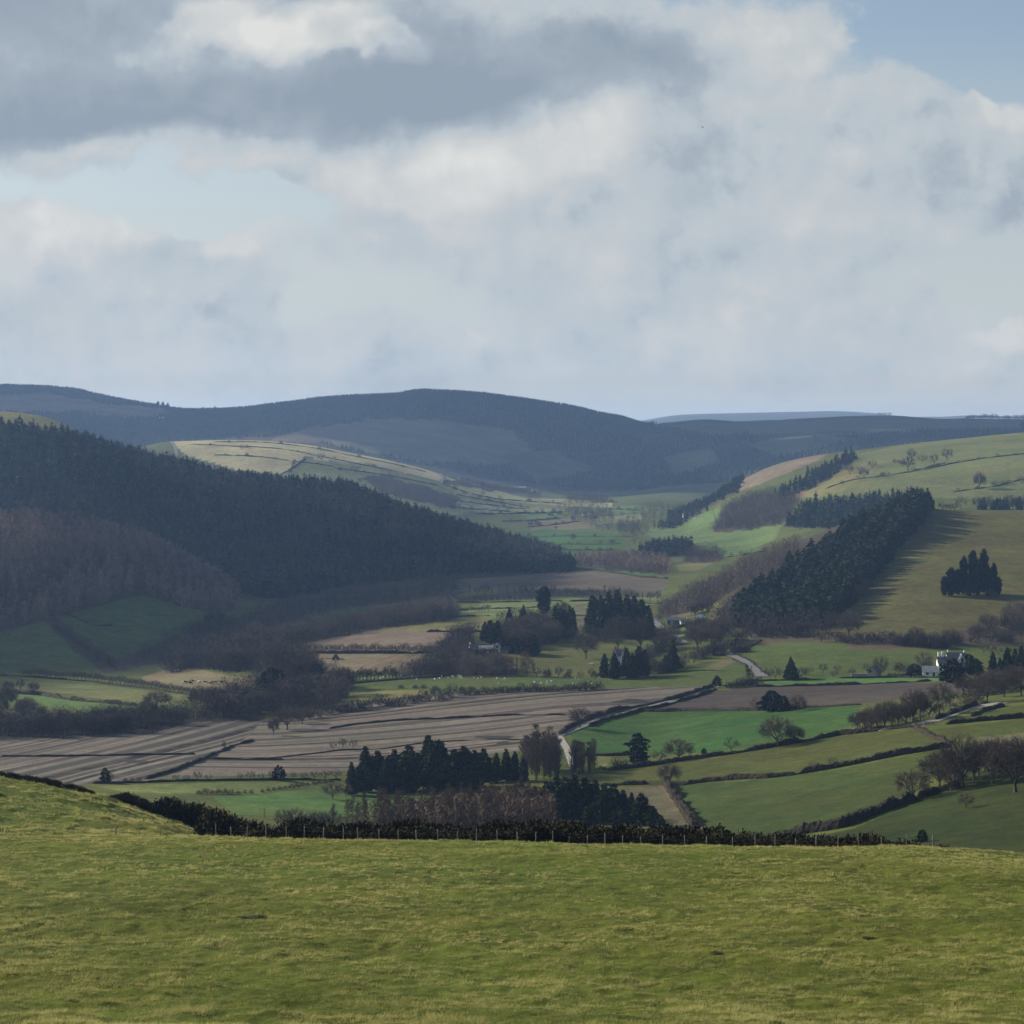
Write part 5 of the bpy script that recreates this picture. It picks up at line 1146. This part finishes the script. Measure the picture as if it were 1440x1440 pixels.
def strip(pts, width, mat, label, lift=.10, dmin=57.0, name='road'):
    W = [hit(x, y, dmin) for x, y in pts]; P = np.array([[p.x, p.y] for p in W])
    s = np.concatenate([[0], np.cumsum(np.hypot(*np.diff(P, axis=0).T))]); n = max(6, int(s[-1] / 2.0)); tt = np.linspace(0, s[-1], n)
    x = np.interp(tt, s, P[:, 0]); y = np.interp(tt, s, P[:, 1])
    for _ in range(3): x[1:-1] = (x[:-2] + 2 * x[1:-1] + x[2:]) / 4; y[1:-1] = (y[:-2] + 2 * y[1:-1] + y[2:]) / 4
    dx = np.gradient(x); dy = np.gradient(y); L = np.hypot(dx, dy) + 1e-9; nx, ny = -dy / L, dx / L
    ks = np.linspace(-.5, .5, 5); wv_ = width * (1 + .12 * fbm(tt / 8, tt * 0, len(label)))
    V = np.stack([np.stack([x + nx * k * wv_, y + ny * k * wv_, zat(x + nx * k * wv_, y + ny * k * wv_) + lift], -1) for k in ks], 1)
    # lift to the highest of the row so that the carriageway is level and clear of the ground
    V[:, :, 2] = np.maximum(V[:, :, 2], V[:, :, 2].mean(1, keepdims=True))
    i = np.arange(n * 5).reshape(n, 5); q = np.stack([i[:-1, :-1], i[1:, :-1], i[1:, 1:], i[:-1, 1:]], -1).reshape(-1, 4)
    o = link(name, mesh_from(name, V.reshape(-1, 3), quads=q, mats=[M[mat]], smooth=True))
    return tag(o, label, 'road', kind='structure')
strip([(785,1035),(800,1029),(825,1019),(850,1011),(900,998),(955,984),(985,975),(1006,966)], 4.2, 'road', 'narrow lane between hedges', .22)
strip([(806,1080),(803,1070),(799,1058),(795,1050),(790,1042),(786,1036)], 2.6, 'track', 'pale track end by the alders', .30, name='track')
strip([(1072,952),(1067,943),(1058,935),(1045,928),(1030,922),(1012,918),(995,916)], 6.0, 'road', 'road bend below the bracken', .25)
strip([(962,905),(952,897),(942,890),(932,884),(924,878),(920,868)], 5.0, 'road', 'road climbing past the green barn', .25)
strip([(1235,1028),(1270,1022),(1290,1019),(1310,1016),(1332,1008),(1360,998),(1385,993),(1412,989)], 4.5, 'track', 'pale lane at the right', .22, name='lane')
strip([(645,672),(655,677),(675,684)], 5, 'road', 'far pale road on the hillside', .5, 2500, 'track')
strip([(241,621),(247,632),(249,642)], 5, 'road', 'far track at the edge of the pale hill', .5, 2500, 'track')
strip([(618,666),(623,672),(620,680)], 4, 'road', 'far bend of a pale track', .5, 2500, 'track')
# dark wet scrapes in the fields (bare earth, dug over); in foreground turf, painted shade
def patch(px, py, rx, ry, label, mat='soil_shade', lift=.06):
    c = hit(px, py); n = 20; V = [(c.x, c.y, float(zat(c.x, c.y)) + lift)]
    for k in range(n):
        a = 2 * PI * k / n; r = 1 + .35 * math.sin(3 * a + px) * .6 + .2 * random.uniform(-1, 1)
        u, e = lv(px + rx * r * math.cos(a), py - ry * r * math.sin(a)); p = hit(px + rx * r * math.cos(a), py - ry * r * math.sin(a))
        V.append((p.x, p.y, p.z + lift))
    o = link('soil_and_shade', mesh_from('soil_and_shade', V, tris=[(0, k + 1, (k + 1) % n + 1) for k in range(n)], mats=[M[mat]])); tag(o, label, 'ground', kind='structure')
patch(890, 986, 24, 3, 'dark scrape on the stubble'); patch(190, 1071, 17, 2.2, 'dark scrape on the left stubble'); patch(697, 1037, 26, 2.5, 'dark scrape on the lower stubble'); patch(712, 1045, 14, 1.5, 'second dark scrape on the lower stubble')

# ------------------------------------------------------------------ buildings
def boxv(lo, hi):
    return np.array([(x, y, z) for x in (lo[0], hi[0]) for y in (lo[1], hi[1]) for z in (lo[2], hi[2])], float)
BQ = np.array([(0,1,3,2),(4,6,7,5),(0,4,5,1),(2,3,7,6),(0,2,6,4),(1,5,7,3)])
def mb_box(B, lo, hi): B.add(boxv(lo, hi), quads=BQ)
def gable_block(B, x0, x1, y0, y1, eave, ridge, axis='x', z0=-1.5):
    """solid house body with a gable; ridge along axis"""
    if axis == 'x':
        m = (y0 + y1) / 2
        v = [(x0,y0,z0),(x0,y1,z0),(x0,y1,eave),(x0,m,ridge),(x0,y0,eave),(x1,y0,z0),(x1,y1,z0),(x1,y1,eave),(x1,m,ridge),(x1,y0,eave)]
    else:
        m = (x0 + x1) / 2
        v = [(x0,y0,z0),(x1,y0,z0),(x1,y0,eave),(m,y0,ridge),(x0,y0,eave),(x0,y1,z0),(x1,y1,z0),(x1,y1,eave),(m,y1,ridge),(x0,y1,eave)]
    B.add(np.array(v, float), quads=[(0,5,9,4),(1,2,7,6),(0,1,6,5)], tris=[(0,4,1),(1,4,2),(2,4,3),(5,6,9),(6,7,9),(7,8,9)])
def roof_block(B, x0, x1, y0, y1, eave, ridge, axis='x', oh=.35, th=.16):
    def slab(a, b, c, d):
        v = np.array([a, b, c, d], float); n = np.cross(v[1] - v[0], v[3] - v[0]); n /= np.linalg.norm(n); n *= np.sign(n[2])
        w = np.concatenate([v + n * .02, v + n * (th + .02)])
        B.add(w, quads=[(0,1,2,3),(4,5,6,7),(0,1,5,4),(1,2,6,5),(2,3,7,6),(3,0,4,7)])
    if axis == 'x':
        m = (y0 + y1) / 2; k = (ridge - eave) / (m - y0)
        for s_, ye in ((-1, y0 - oh), (1, y1 + oh)):
            slab((x0 - oh, ye, eave - k * oh), (x1 + oh, ye, eave - k * oh), (x1 + oh, m, ridge), (x0 - oh, m, ridge))
    else:
        m = (x0 + x1) / 2; k = (ridge - eave) / (m - x0)
        for xe in (x0 - oh, x1 + oh):
            slab((xe, y0 - oh, eave - k * oh), (xe, y1 + oh, eave - k * oh), (m, y1 + oh, ridge), (m, y0 - oh, ridge))
class House:
    def __init__(s, name, label, px, py, rot=0.0, cat='house', dmin=57.0, P=None):
        s.P = P or hit(px, py, dmin); s.o = bpy.data.objects.new(name, None); COL.objects.link(s.o); s.o.location = s.P
        s.o.rotation_euler = (0, 0, rot + math.atan2(-s.P.x, s.P.y)); tag(s.o, label, cat)
    def part(s, name, fn, mat, parent=None):
        B = MB(); fn(B); return link(name, B.mesh(name, M[mat]), parent or s.o)
    def block(s, x0, x1, y0, y1, eave, ridge, axis='x', wall='white', roof='slate', names=('wall', 'roof')):
        s.part(names[0], lambda B: gable_block(B, x0, x1, y0, y1, eave, ridge, axis), wall)
        return s.part(names[1], lambda B: roof_block(B, x0, x1, y0, y1, eave, ridge, axis), roof)
    def window(s, x, z, w=1.0, h=1.3, y=0.0, frame='dkwood'):
        f = s.part('window', lambda B: mb_box(B, (x - w/2 - .1, y - .06, z - .1), (x + w/2 + .1, y + .05, z + h + .1)), frame)
        s.part('pane', lambda B: [mb_box(B, (x - w/2, y - .10, z), (x - .04, y - .02, z + h)), mb_box(B, (x + .04, y - .10, z), (x + w/2, y - .02, z + h))], 'glass', f)
    def door(s, x, y=0.0, w=1.0, h=2.1, mat='dkwood'): s.part('door', lambda B: mb_box(B, (x - w/2, y - .08, -.1), (x + w/2, y + .05, h)), mat)
    def chimney(s, x, y, z0, z1, w=.8, mat='white', parent=None):
        c = s.part('chimney', lambda B: [mb_box(B, (x - w/2, y - w/2, z0), (x + w/2, y + w/2, z1)), mb_box(B, (x - w/2 - .08, y - w/2 - .08, z1 + .005), (x + w/2 + .08, y + w/2 + .08, z1 + .18))], mat, parent)
        s.part('chimney_pot', lambda B: mb_box(B, (x - .15, y - .15, z1 + .19), (x + .15, y + .15, z1 + .7)), 'brick', parent)
# the white house
h = House('white_house', 'white gabled house with slate roof and tall chimneys behind the round yew', 1343, 945, .18)
r1 = h.block(-3.4, 5.6, 0, 7.5, 5.6, 9.2); r2 = h.block(-8.0, -3.41, .8, 6.5, 4.4, 7.2)
r3 = h.block(1.2, 5.2, -1.6, 3.7, 5.3, 8.8, 'y')
h.part('bargeboard', lambda B: [B.tube([[.8, -1.98, 4.9], [3.2, -1.98, 9.05]], [.11, .11], 4), B.tube([[5.6, -1.98, 4.9], [3.2, -1.98, 9.05]], [.11, .11], 4)], 'dkwood')
h.part('gable_window', lambda B: [mb_box(B, (2.6, -1.72, 5.0), (3.8, -1.61, 6.5)), B.add([(2.6,-1.72,6.5),(3.8,-1.72,6.5),(3.2,-1.72,7.5),(2.6,-1.61,6.5),(3.8,-1.61,6.5),(3.2,-1.61,7.5)], quads=[(0,1,4,3),(1,2,5,4),(2,0,3,5)], tris=[(0,1,2),(3,4,5)])], 'glass')
for (x, z, y) in ((-2.4, 3.6, 0), (-.4, 3.6, 0), (-2.4, .9, 0), (-.4, .9, 0), (3.2, 1.0, -1.6), (-6.8, 2.6, .8), (-5.0, 2.6, .8), (-6.8, .5, .8)): h.window(x, z, 1.1, 1.4, y)
h.chimney(-7.3, 3.6, 6.0, 9.0, 1.0, parent=r2); h.chimney(-5.6, 3.6, 6.5, 9.3, 1.0, parent=r2); h.chimney(-2.9, 3.8, 8.4, 10.2, .6, parent=r1); h.chimney(5.1, 3.8, 7.4, 9.9, .9, parent=r1)
h.block(5.61, 8.4, 1.5, 5.5, 2.6, 3.9, 'x', names=('porch', 'porch_roof')); h.door(7.2, 1.5); h.o.scale = (.94,) * 3
h = House('whitewashed_shed', 'low whitewashed shed with a grey roof left of the yew', 1308, 952, .05, 'shed'); h.block(-3.2, 3.2, 0, 4.5, 2.4, 4.6, roof='greyp'); h.door(1.6); h.window(-1.2, 1, .9, .9)
h = House('stone_barn', 'small stone barn with a dark roof at the left of the farmyard', 1226, 952, -.3, 'barn'); h.block(-2.2, 2.2, 0, 6, 2.9, 4.8, 'y', 'stone'); h.window(-.8, 2.2, .8, .9)
B = MB(); mb_box(B, (-4.5, 0, -.6), (3.2, .5, 1.4)); mb_box(B, (-4.6, -.05, 1.41), (3.3, .55, 1.6)); o = link('stone_wall', B.mesh('stone_wall', M['stone'])); o.location = hit(1211, 952); tag(o, 'pale stone wall running left from the stone barn', 'wall')
# farm
h = House('farmhouse', 'white farmhouse among trees in the middle of the valley', 669, 918, .35); r = h.block(-4, 4, 0, 6, 3.6, 6.2); h.chimney(-3.4, 3, 5.2, 7.4, .8, parent=r); h.block(4.01, 9, 1, 6, 2.6, 4.4); h.window(-2, 1.2); h.window(1.4, 1.2); h.door(0); h.o.scale = (.72,) * 3
h = House('farm_building', 'tall white end of a farm building right of the farmhouse', 699, 919, -.4, 'barn'); h.block(-1.8, 1.8, 0, 9, 4.2, 6, 'y'); h.block(1.81, 6, 1, 7, 2.6, 4.6, 'x', 'stone'); h.window(0, 3); h.door(0)
h = House('dark_shed', 'low black roofed sheds left of the farmhouse', 653, 922, .2, 'shed'); h.block(-5, 3, 0, 8, 2.4, 3.8, 'x', 'dkwood', 'slate'); h.block(3.01, 7, 2, 8, 2.2, 3.4, 'x', 'dkwood', 'slate'); h.door(0)
h = House('grey_shed', 'long grey roofed shed between farmhouse and white barn', 686, 919, .1, 'shed'); h.block(-4.5, 4.5, 0, 6, 2.6, 4.0, 'x', 'greyp', 'greyp'); h.door(1, 0, 2.4, 2.2)
# lodge
h = House('lodge', 'small lodge with two white gables and brick chimneys behind evergreens', 871, 936, -.1); r = h.block(-3.4, 3.4, 0, 6.5, 5.4, 8.2, 'x', 'white', 'slate')
h.block(-3.3, -.9, -1.0, 3.2, 5.2, 7.8, 'y', 'white', 'brick', ('gable_wall', 'gable_roof')); h.block(.9, 3.3, -1.0, 3.2, 5.2, 7.8, 'y', 'white', 'brick', ('gable_wall', 'gable_roof'))
h.chimney(-2.4, 3.3, 7, 9.2, .8, 'brick', r); h.chimney(2.4, 3.3, 7, 9.2, .8, 'brick', r); h.window(-2.1, 3.4, .8, 1.2, -1); h.window(2.1, 3.4, .8, 1.2, -1); h.door(0)
# slope cottages
h = House('green_barn', 'dark green barn with grey roof beside the climbing road', 947, 878, .1, 'barn'); h.block(-4, 4, 0, 6, 2.6, 4.0, 'x', 'greenp', 'slate'); h.door(-1, 0, 2, 2.2, 'greyp')
h = House('white_cottage', 'low white cottage on the slope right of the green barn', 963, 878, .15); r = h.block(-2.6, 2.6, 0, 4.5, 1.9, 3.2, 'x', 'white', 'slate'); h.chimney(1.8, 2.2, 2.6, 3.9, .5, parent=r); h.window(-1, .7, .7, .8); h.door(.8, 0, .8, 1.7)
h = House('white_cottage', 'upper white gabled cottage at the end of the slope hedge', 982, 873, -.5); r = h.block(-1.8, 1.8, 0, 4.5, 2.1, 3.6, 'y', 'white', 'white'); h.block(-4.4, -1.81, .8, 4, 1.6, 2.6, 'x', 'white', 'slate'); h.window(0, .9, .8, .9)
# far houses
h = House('far_farmhouse', 'small bright white farmhouse on the far green slope', 966, 727, .3, dmin=1800); r = h.block(-4.5, 1.0, 0, 6, 3.6, 5.6); h.block(1.01, 4.5, -1.5, 5, 4.4, 6.6, 'y'); h.window(2.7, 2, 1.1, 1.3, -1.5); h.chimney(-3.6, 3, 4.8, 6.8, .8, parent=r)
h = House('far_house', 'pair of white gables on the far hillside', 752, 692, .2, dmin=2500); h.block(-6.5, -1.5, 0, 7, 4.2, 6.6, 'y'); h.block(1.5, 6.5, 0, 7, 4.2, 6.6, 'y'); h.block(-1.49, 1.49, 1, 6, 3.4, 4.6, 'x', 'stone'); h.window(-4, 1.5); h.window(4, 1.5)
h = House('far_barn', 'long pale roofed barn left of the far white gables', 731, 688, -.1, 'barn', 2500); h.block(-12, 12, 0, 10, 3.4, 5.4, 'x', 'stone', 'greyp'); h.door(3, 0, 3, 3)
h = House('far_cottage', 'tiny white cottage under the far village trees', 830, 725, .1, dmin=2000); r = h.block(-2.8, 2.8, 0, 5, 3.2, 5, 'y'); h.window(0, 1.4); h.block(-12, -6, 1, 6, 2.6, 4.4, 'x', 'white', 'slate', ('cottage_wing', 'wing_roof'))
h = House('far_cottage', 'tiny pale cottage among the valley floor strips', 684, 719, 0, dmin=2000); h.block(-3, 3, 0, 5, 3, 4.8, 'x'); h.window(0, 1)
h = House('far_barn', 'pale speck of a barn high on the far left ridge', 226, 589, 0, 'barn', 3900); h.block(-9, 9, 0, 9, 3.4, 5, 'x', 'white', 'greyp'); h.door(0, 0, 3, 3)

# ------------------------------------------------------------------ trailer on the stubble, gates
o = bpy.data.objects.new('farm_trailer', None); COL.objects.link(o); o.location = hit(472, 928); tag(o, 'dark green farm machine parked on the pale stubble', 'trailer')
B = MB(); mb_box(B, (-1.7, -1, .9), (1.7, 1, 1.9)); mb_box(B, (-.7, -.8, 1.91), (1.0, .8, 3.2)); link('body', B.mesh('body', M['greenp']), o)
B = MB(); mb_box(B, (-5.5, -.9, .55), (-1.75, .9, .85)); mb_box(B, (1.75, -.9, .5), (4.4, .9, .8)); link('implement', B.mesh('implement', M['dkwood']), o)
for sx in (-1.1, 1.2):
    for sy in (-1.05, 1.05):
        B = MB(); B.tube([[sx, sy - .2, .55], [sx, sy + .2, .55]], [.6, .6], 12); B.tube([[sx, sy - .21, .55], [sx, sy - .2, .55]], [.01, .6], 12); link('wheel', B.mesh('wheel', M['dkwood']), o)
def gate(px, py, label, rot=0):
    o = bpy.data.objects.new('field_gate', None); COL.objects.link(o); o.location = hit(px, py); o.rotation_euler = (0, 0, rot); tag(o, label, 'gate')
    B = MB(); [mb_box(B, (-1.8, -.04, .2 + k * .25), (1.8, .04, .3 + k * .25)) for k in range(5)]; B.tube([[-1.7, -.06, .25], [1.7, -.06, 1.25]], [.05, .05], 4); link('bars', B.mesh('bars', M['post']), o)
    for x in (-2, 2): B = MB(); mb_box(B, (x - .1, -.1, -.3), (x + .1, .1, 1.5)); link('gate_post', B.mesh('gate_post', M['post']), o)
gate(953, 1104, 'wooden field gate in the gap right of the gap tree'); gate(1308, 1020, 'field gate at the lane between the hedges', .2); gate(922, 1104, 'wooden rails in the gap left of the gap tree')

# ------------------------------------------------------------------ animals, walker, bird
def skin(name, pts, edges, rad, mat, sub=1):
    me = bpy.data.meshes.new(name + '_skeleton'); me.from_pydata([Vector(p) for p in pts], edges, []); ob = bpy.data.objects.new(name + '_tmp', me); COL.objects.link(ob)
    ob.modifiers.new('skin', 'SKIN')
    for v_, r_ in zip(me.skin_vertices[0].data, rad): v_.radius = (r_, r_) if not isinstance(r_, tuple) else r_
    me.skin_vertices[0].data[0].use_root = True
    ob.modifiers.new('sub', 'SUBSURF').levels = sub
    dg = bpy.context.evaluated_depsgraph_get(); out = bpy.data.meshes.new_from_object(ob.evaluated_get(dg)); out.name = name
    bpy.data.objects.remove(ob); out.materials.clear(); out.materials.append(M[mat]); return out
def quadruped(name, L, Ht, deep, mat, graze):
    hy = Ht * .86; pts = [(0,0,hy*.80),(L*.32,0,hy*.82),(-L*.34,0,hy*.80),(L*.48,0,hy*.98 if not graze else hy*.62),(L*.62,0,hy*1.12 if not graze else hy*.24),(L*.80,0,hy*1.02 if not graze else hy*.10)]
    E_ = [(0,1),(0,2),(1,3),(3,4),(4,5)]; R_ = [(deep*.56,deep*.60),(deep*.48,deep*.56),(deep*.45,deep*.5),deep*.26,deep*.22,deep*.12]
    for sx, b in ((1, 1), (-1, 2)):
        for sy in (-1, 1):
            i = len(pts); x = L * .30 * sx; y = deep * .30 * sy
            pts += [(x, y, hy*.58), (x - (.05 if sx < 0 else -.01) * L, y, hy*.32), (x, y, 0.02)]; E_ += [(b, i), (i, i+1), (i+1, i+2)]; R_ += [deep*.20, deep*.12, deep*.09]
    i = len(pts); pts += [(-L*.5, 0, hy*.86), (-L*.53, 0, hy*.45)]; E_ += [(2, i), (i, i+1)]; R_ += [deep*.07, deep*.05]
    for sy in (-1, 1): pts.append((L*.60, deep*.26*sy, (pts[4][2] + hy*.06))); E_.append((4, len(pts)-1)); R_.append(deep*.05)
    return skin(name, pts, E_, R_, mat)
cow_m = [quadruped('cow', 2.1, 1.42, .72, 'hide', g) for g in (False, True)]
sheep_m = [quadruped('sheep', 1.15, .80, .50, 'wool', g) for g in (False, True)]
for (x_, y_) in ((234,946),(242,946.5),(249,945),(252,944),(259,961.5),(264,961),(268,962.5),(273,960),(280,961),(289,961),(296,963),(302,961.5),(312,961.5)):
    o = link('cow', random.choice(cow_m)); o.location = hit(x_, y_); s_ = random.uniform(1.0, 1.2); o.scale = (s_,) * 3; o.rotation_euler = (0, 0, random.choice((0, PI)) + random.uniform(-.7, .7))
    tag(o, 'black and white cow of the small herd on the dun field at left', 'cow', 'herd on the dun field')
sh = [(random.uniform(500, 690), random.uniform(951, 958)) for _ in range(24)] + [(random.uniform(690, 850), random.uniform(954, 963)) for _ in range(16)] + [(random.uniform(826, 836), 934) for _ in range(5)]
sh += [(x_ + 0., 948.5 + (590 - x_) * .085) for x_ in range(500, 600, 13)]
for (x_, y_) in sh:
    o = link('sheep', random.choice(sheep_m)); o.location = hit(x_, y_); s_ = random.uniform(.75, 1.0); o.scale = (s_,) * 3; o.rotation_euler = (0, 0, random.uniform(0, 6.3))
    if 820 < x_ < 840 and y_ < 940: tag(o, 'white sheep in the small bunch under the parkland tree', 'sheep', 'sheep under the parkland tree')
    else: tag(o, 'pale sheep grazing on the long green pasture in mid valley', 'sheep', 'sheep on the long pasture')
pm = skin('person', [(0,0,.95),(0,0,1.25),(0,0,1.45),(0,0,1.56),(0,0,1.68),(.11,.02,.88),(.13,.08,.48),(.12,.0,.05),(-.11,0,.88),(-.12,-.1,.48),(-.12,-.22,.06),(.21,0,1.40),(.27,-.06,1.12),(.25,.06,.88),(-.21,0,1.40),(-.27,.05,1.12),(-.25,.14,.9),(.12,.12,.03),(-.12,-.10,.03),(0,.02,1.78)],
    [(0,1),(1,2),(2,3),(3,4),(0,5),(5,6),(6,7),(0,8),(8,9),(9,10),(2,11),(11,12),(12,13),(2,14),(14,15),(15,16),(7,17),(10,18),(4,19)], [.15,.15,.13,.06,.10,.09,.065,.05,.09,.065,.05,.07,.05,.04,.07,.05,.04,.045,.045,.06], 'cloth')
o = link('person', pm); o.location = hit(1057, 942); o.location.z += .3; tag(o, 'person in dark clothes walking on the road bend', 'person')
# bird
B = MB(); B.tube([[0,-.16,0],[0,-.08,.01],[0,.06,.01],[0,.15,.015],[0,.19,.01]], [.012,.045,.05,.03,.008], 8)
B.add([(0.03,-.05,.02),(.03,.07,.02),(.22,.09,.07),(.22,.0,.07),(.44,.02,.03),(.40,-.04,.03),(.03,-.05,.035),(.03,.07,.035),(.22,.09,.085),(.22,0,.085),(.44,.02,.035),(.40,-.04,.035)], quads=[(0,1,2,3),(3,2,4,5),(6,7,8,9),(9,8,10,11)])
B.add([(-.03,-.05,.02),(-.03,.07,.02),(-.22,.09,.07),(-.22,.0,.07),(-.44,.02,.03),(-.40,-.04,.03),(-.03,-.05,.035),(-.03,.07,.035),(-.22,.09,.085),(-.22,0,.085),(-.44,.02,.035),(-.40,-.04,.035)], quads=[(0,1,2,3),(3,2,4,5),(6,7,8,9),(9,8,10,11)])
B.add([(0,-.12,.01),(.06,-.26,.01),(-.06,-.26,.01)], tris=[(0,1,2)])
o = link('bird', B.mesh('bird', M['cloth'])); u_, e_ = lv(988, 179); o.location = (float(u_) * 330, 330, float(e_) * 330); o.rotation_euler = (.2, .25, 1.1); tag(o, 'small dark bird gliding high under the clouds', 'bird')

# ------------------------------------------------------------------ wire fence
fx = [163,196,226,265,304,325,348,374,403,428,455,483,503,533,560,586,616,643,670,699,728,753,778,800,826,851,876,901,932,963,993,1030,1062,1090,1119,1148,1178,1208,1240,1275,1312]
fo = bpy.data.objects.new('wire_fence', None); COL.objects.link(fo); tag(fo, 'wire stock fence with thin wooden posts along the field edge', 'fence')
tops = []
for k, x_ in enumerate(fx):
    u_ = float(lv(x_, 1185)[0]); D_ = 152.6 + .5 * math.sin(k * 1.7); z_ = float(zat(u_ * D_, D_)); B = MB()
    hgt = random.uniform(.92, 1.18) if x_ > 250 else .85; lx, ly = random.gauss(0, .035), random.gauss(0, .03); r_ = .038 if k % 5 else .055
    B.tube([[0, 0, -.4], [lx * .5, ly * .5, hgt * .5], [lx, ly, hgt], [lx, ly, hgt + .01]], [r_, r_, r_ * .95, .004], 7)
    p = link('post', B.mesh('post', M['post'], True), fo); p.location = (u_ * D_, D_, z_); tops.append((u_ * D_, D_, z_, hgt))
for q_ in (.35, .65, .92):
    B = MB(); B.tube([[t_[0], t_[1] - .06, t_[2] + t_[3] * q_] for t_ in tops], [.003] * len(tops), 4); link('wire', B.mesh('wire', M['wire']), fo)
# ------------------------------------------------------------------ foreground grass
def grass():
    B = MB()
    def layer(x, D, K, spread, Lr, wr, lean, dryk):
        n = len(x); pat = fbm(x / 8, D / 6, 71, 3); fine = fbm(x / 1.3, D / .9, 77, 3)
        nf = np.clip((D - 70) / 80, 0, 1)
        dry = dryk + .6 * pat + .5 * fine + .12 * nf + .12 * (D > 160)
        for k in range(K):
            px = x + RNG.normal(0, spread, n); py = D + RNG.normal(0, spread * .8, n)
            p = np.stack([px, py, zat(px, py) - .02], -1)
            d = unit(np.stack([RNG.normal(lean, .55, n), RNG.normal(-.25, .5, n), np.full(n, .8)], -1))
            L = (Lr[0] + (Lr[1] - Lr[0]) * RNG.random(n) ** 1.4) * np.clip(1 + 1.1 * fine, .45, 1.7)
            w = (wr[0] + (wr[1] - wr[0]) * RNG.random(n)) * (D / 75) ** .8
            side = unit(np.cross(d, RNG.normal(size=(n, 3)) + np.array([0, 1.2, 0])))
            v = np.stack([p - side * w[:, None] * .5, p + side * w[:, None] * .5, p + d * L[:, None]], 1).reshape(-1, 3)
            base = np.clip(dry + .30 * (RNG.random(n) - .5), 0, 1)
            B.add(v, tris=np.arange(3 * n).reshape(n, 3), tint=np.stack([base * .5, base * .5, np.clip(base * 1.1 + .08, 0, 1)], 1).ravel())
    n = 104000; D = np.exp(RNG.uniform(math.log(56.5), math.log(154), n)); x = RNG.uniform(-.335, .335, n) * D
    layer(x, D, 6, .12, (.04, .10), (.014, .030), .2, .30)
    # tussocks: clustered longer tufts with dry tips
    n = 82000; D = np.exp(RNG.uniform(math.log(56.5), math.log(154), n)); x = RNG.uniform(-.335, .335, n) * D
    den = .40 * fbm(x / 2.4, D / 1.5, 91, 3) + 1.0 * fbm(x / .5, D / .4, 93, 2) + .25 * fbm(x / 14, D / 11, 95, 2); k = den > -.02
    layer(x[k], D[k], 11, .06, (.08, .21), (.014, .030), .35, .57)
    n = 26000; D = RNG.uniform(152, 246, n); x = RNG.uniform(-.33, -.10, n) * D
    den = fbm(x / 3.0, D / 2.2, 97, 3) + .4 * fbm(x / .9, D / .8, 99, 2); k = den > -.04
    layer(x[k], D[k], 9, .13, (.12, .34), (.020, .040), .35, .42)
    v, q, t, ti = B.arrays()
    tag(link('grass', mesh_from('grass', v, tris=t, attrs={'tint': ('FLOAT', ti)}, mats=[M['grass']])), 'short tussocky pasture grass with dry yellow tips', 'grass', kind='stuff')
grass()
for (px_, py_, r_) in ((352,1290,20),(1220,1320,9),(1008,1341,8)): patch(px_, py_, r_, 1.6, 'painted shade of a hollow in the foreground turf', lift=.05)  # dark sheets that paint shade into the grass
build_ground()
# ------------------------------------------------------------------ unseen clouds added out of view only to shade the hills
cm, nt = newmat('shade_cloud_white'); finish(nt, (.85, .86, .88), 1, 0)
def shade_cloud(poly, d, spacing, Hc, label, skip=None, holes=0):
    pos = scatter_xy(poly, d, spacing, .3, False)
    if holes: pos = pos[vnoise(pos[:, 0] / 700, pos[:, 1] / 500, 77) < holes]
    if skip:
        u, e = pos[:, 0] / pos[:, 1], pos[:, 2] / pos[:, 1]; px, py = unlv(u, e); pos = pos[~inpoly(px, py, skip)]
    sd = np.array(sdir); t = (Hc - pos[:, 2]) / sd[2]; P = pos + sd * t[:, None]
    rows, colsn = 7, 11; th = np.linspace(0, PI, rows)[:, None]; ph = np.linspace(0, 2 * PI, colsn, endpoint=False)[None]
    S = np.stack([np.sin(th) * np.cos(ph), np.sin(th) * np.sin(ph), np.cos(th) + 0 * ph], -1)
    i = np.arange(rows * colsn).reshape(rows, colsn); j = np.roll(i, -1, 1)
    q = np.stack([i[:-1], i[1:], j[1:], j[:-1]], -1).reshape(-1, 4); B = MB()
    for p in P:
        r = spacing * RNG.uniform(.62, .95); n = 1 + .15 * RNG.normal(size=(rows, 1, 1)) * 0 + .12 * RNG.normal(size=(rows, colsn, 1))
        B.add((p + S * n * np.array([r, r, r * .35])).reshape(-1, 3), quads=q)
    tag(link('shade_cloud', B.mesh('shade_cloud', cm, True)), label, 'shade_cloud', kind='structure')
shade_cloud([(-330,700),(0,700),(250,740),(420,765),(600,785),(780,800),(800,812),(790,838),(700,842),(600,848),(480,858),(340,884),(262,925),(150,950),(-330,955)], (950, 2080), 62, 1050, 'unseen low shade caster added over the left spur',
      [(-330,690),(0,690),(60,694),(150,708),(250,745),(380,830),(330,872),(270,850),(200,822),(120,800),(-330,795)])
shade_cloud([(-160,530),(1560,530),(1560,612),(1240,616),(1110,640),(1000,690),(900,700),(700,672),(640,655),(560,630),(420,604),(240,606),(120,600),(-160,640)], (3900, 5450), 230, 1900, 'unseen high shade caster added over the far ridge', None, .27)
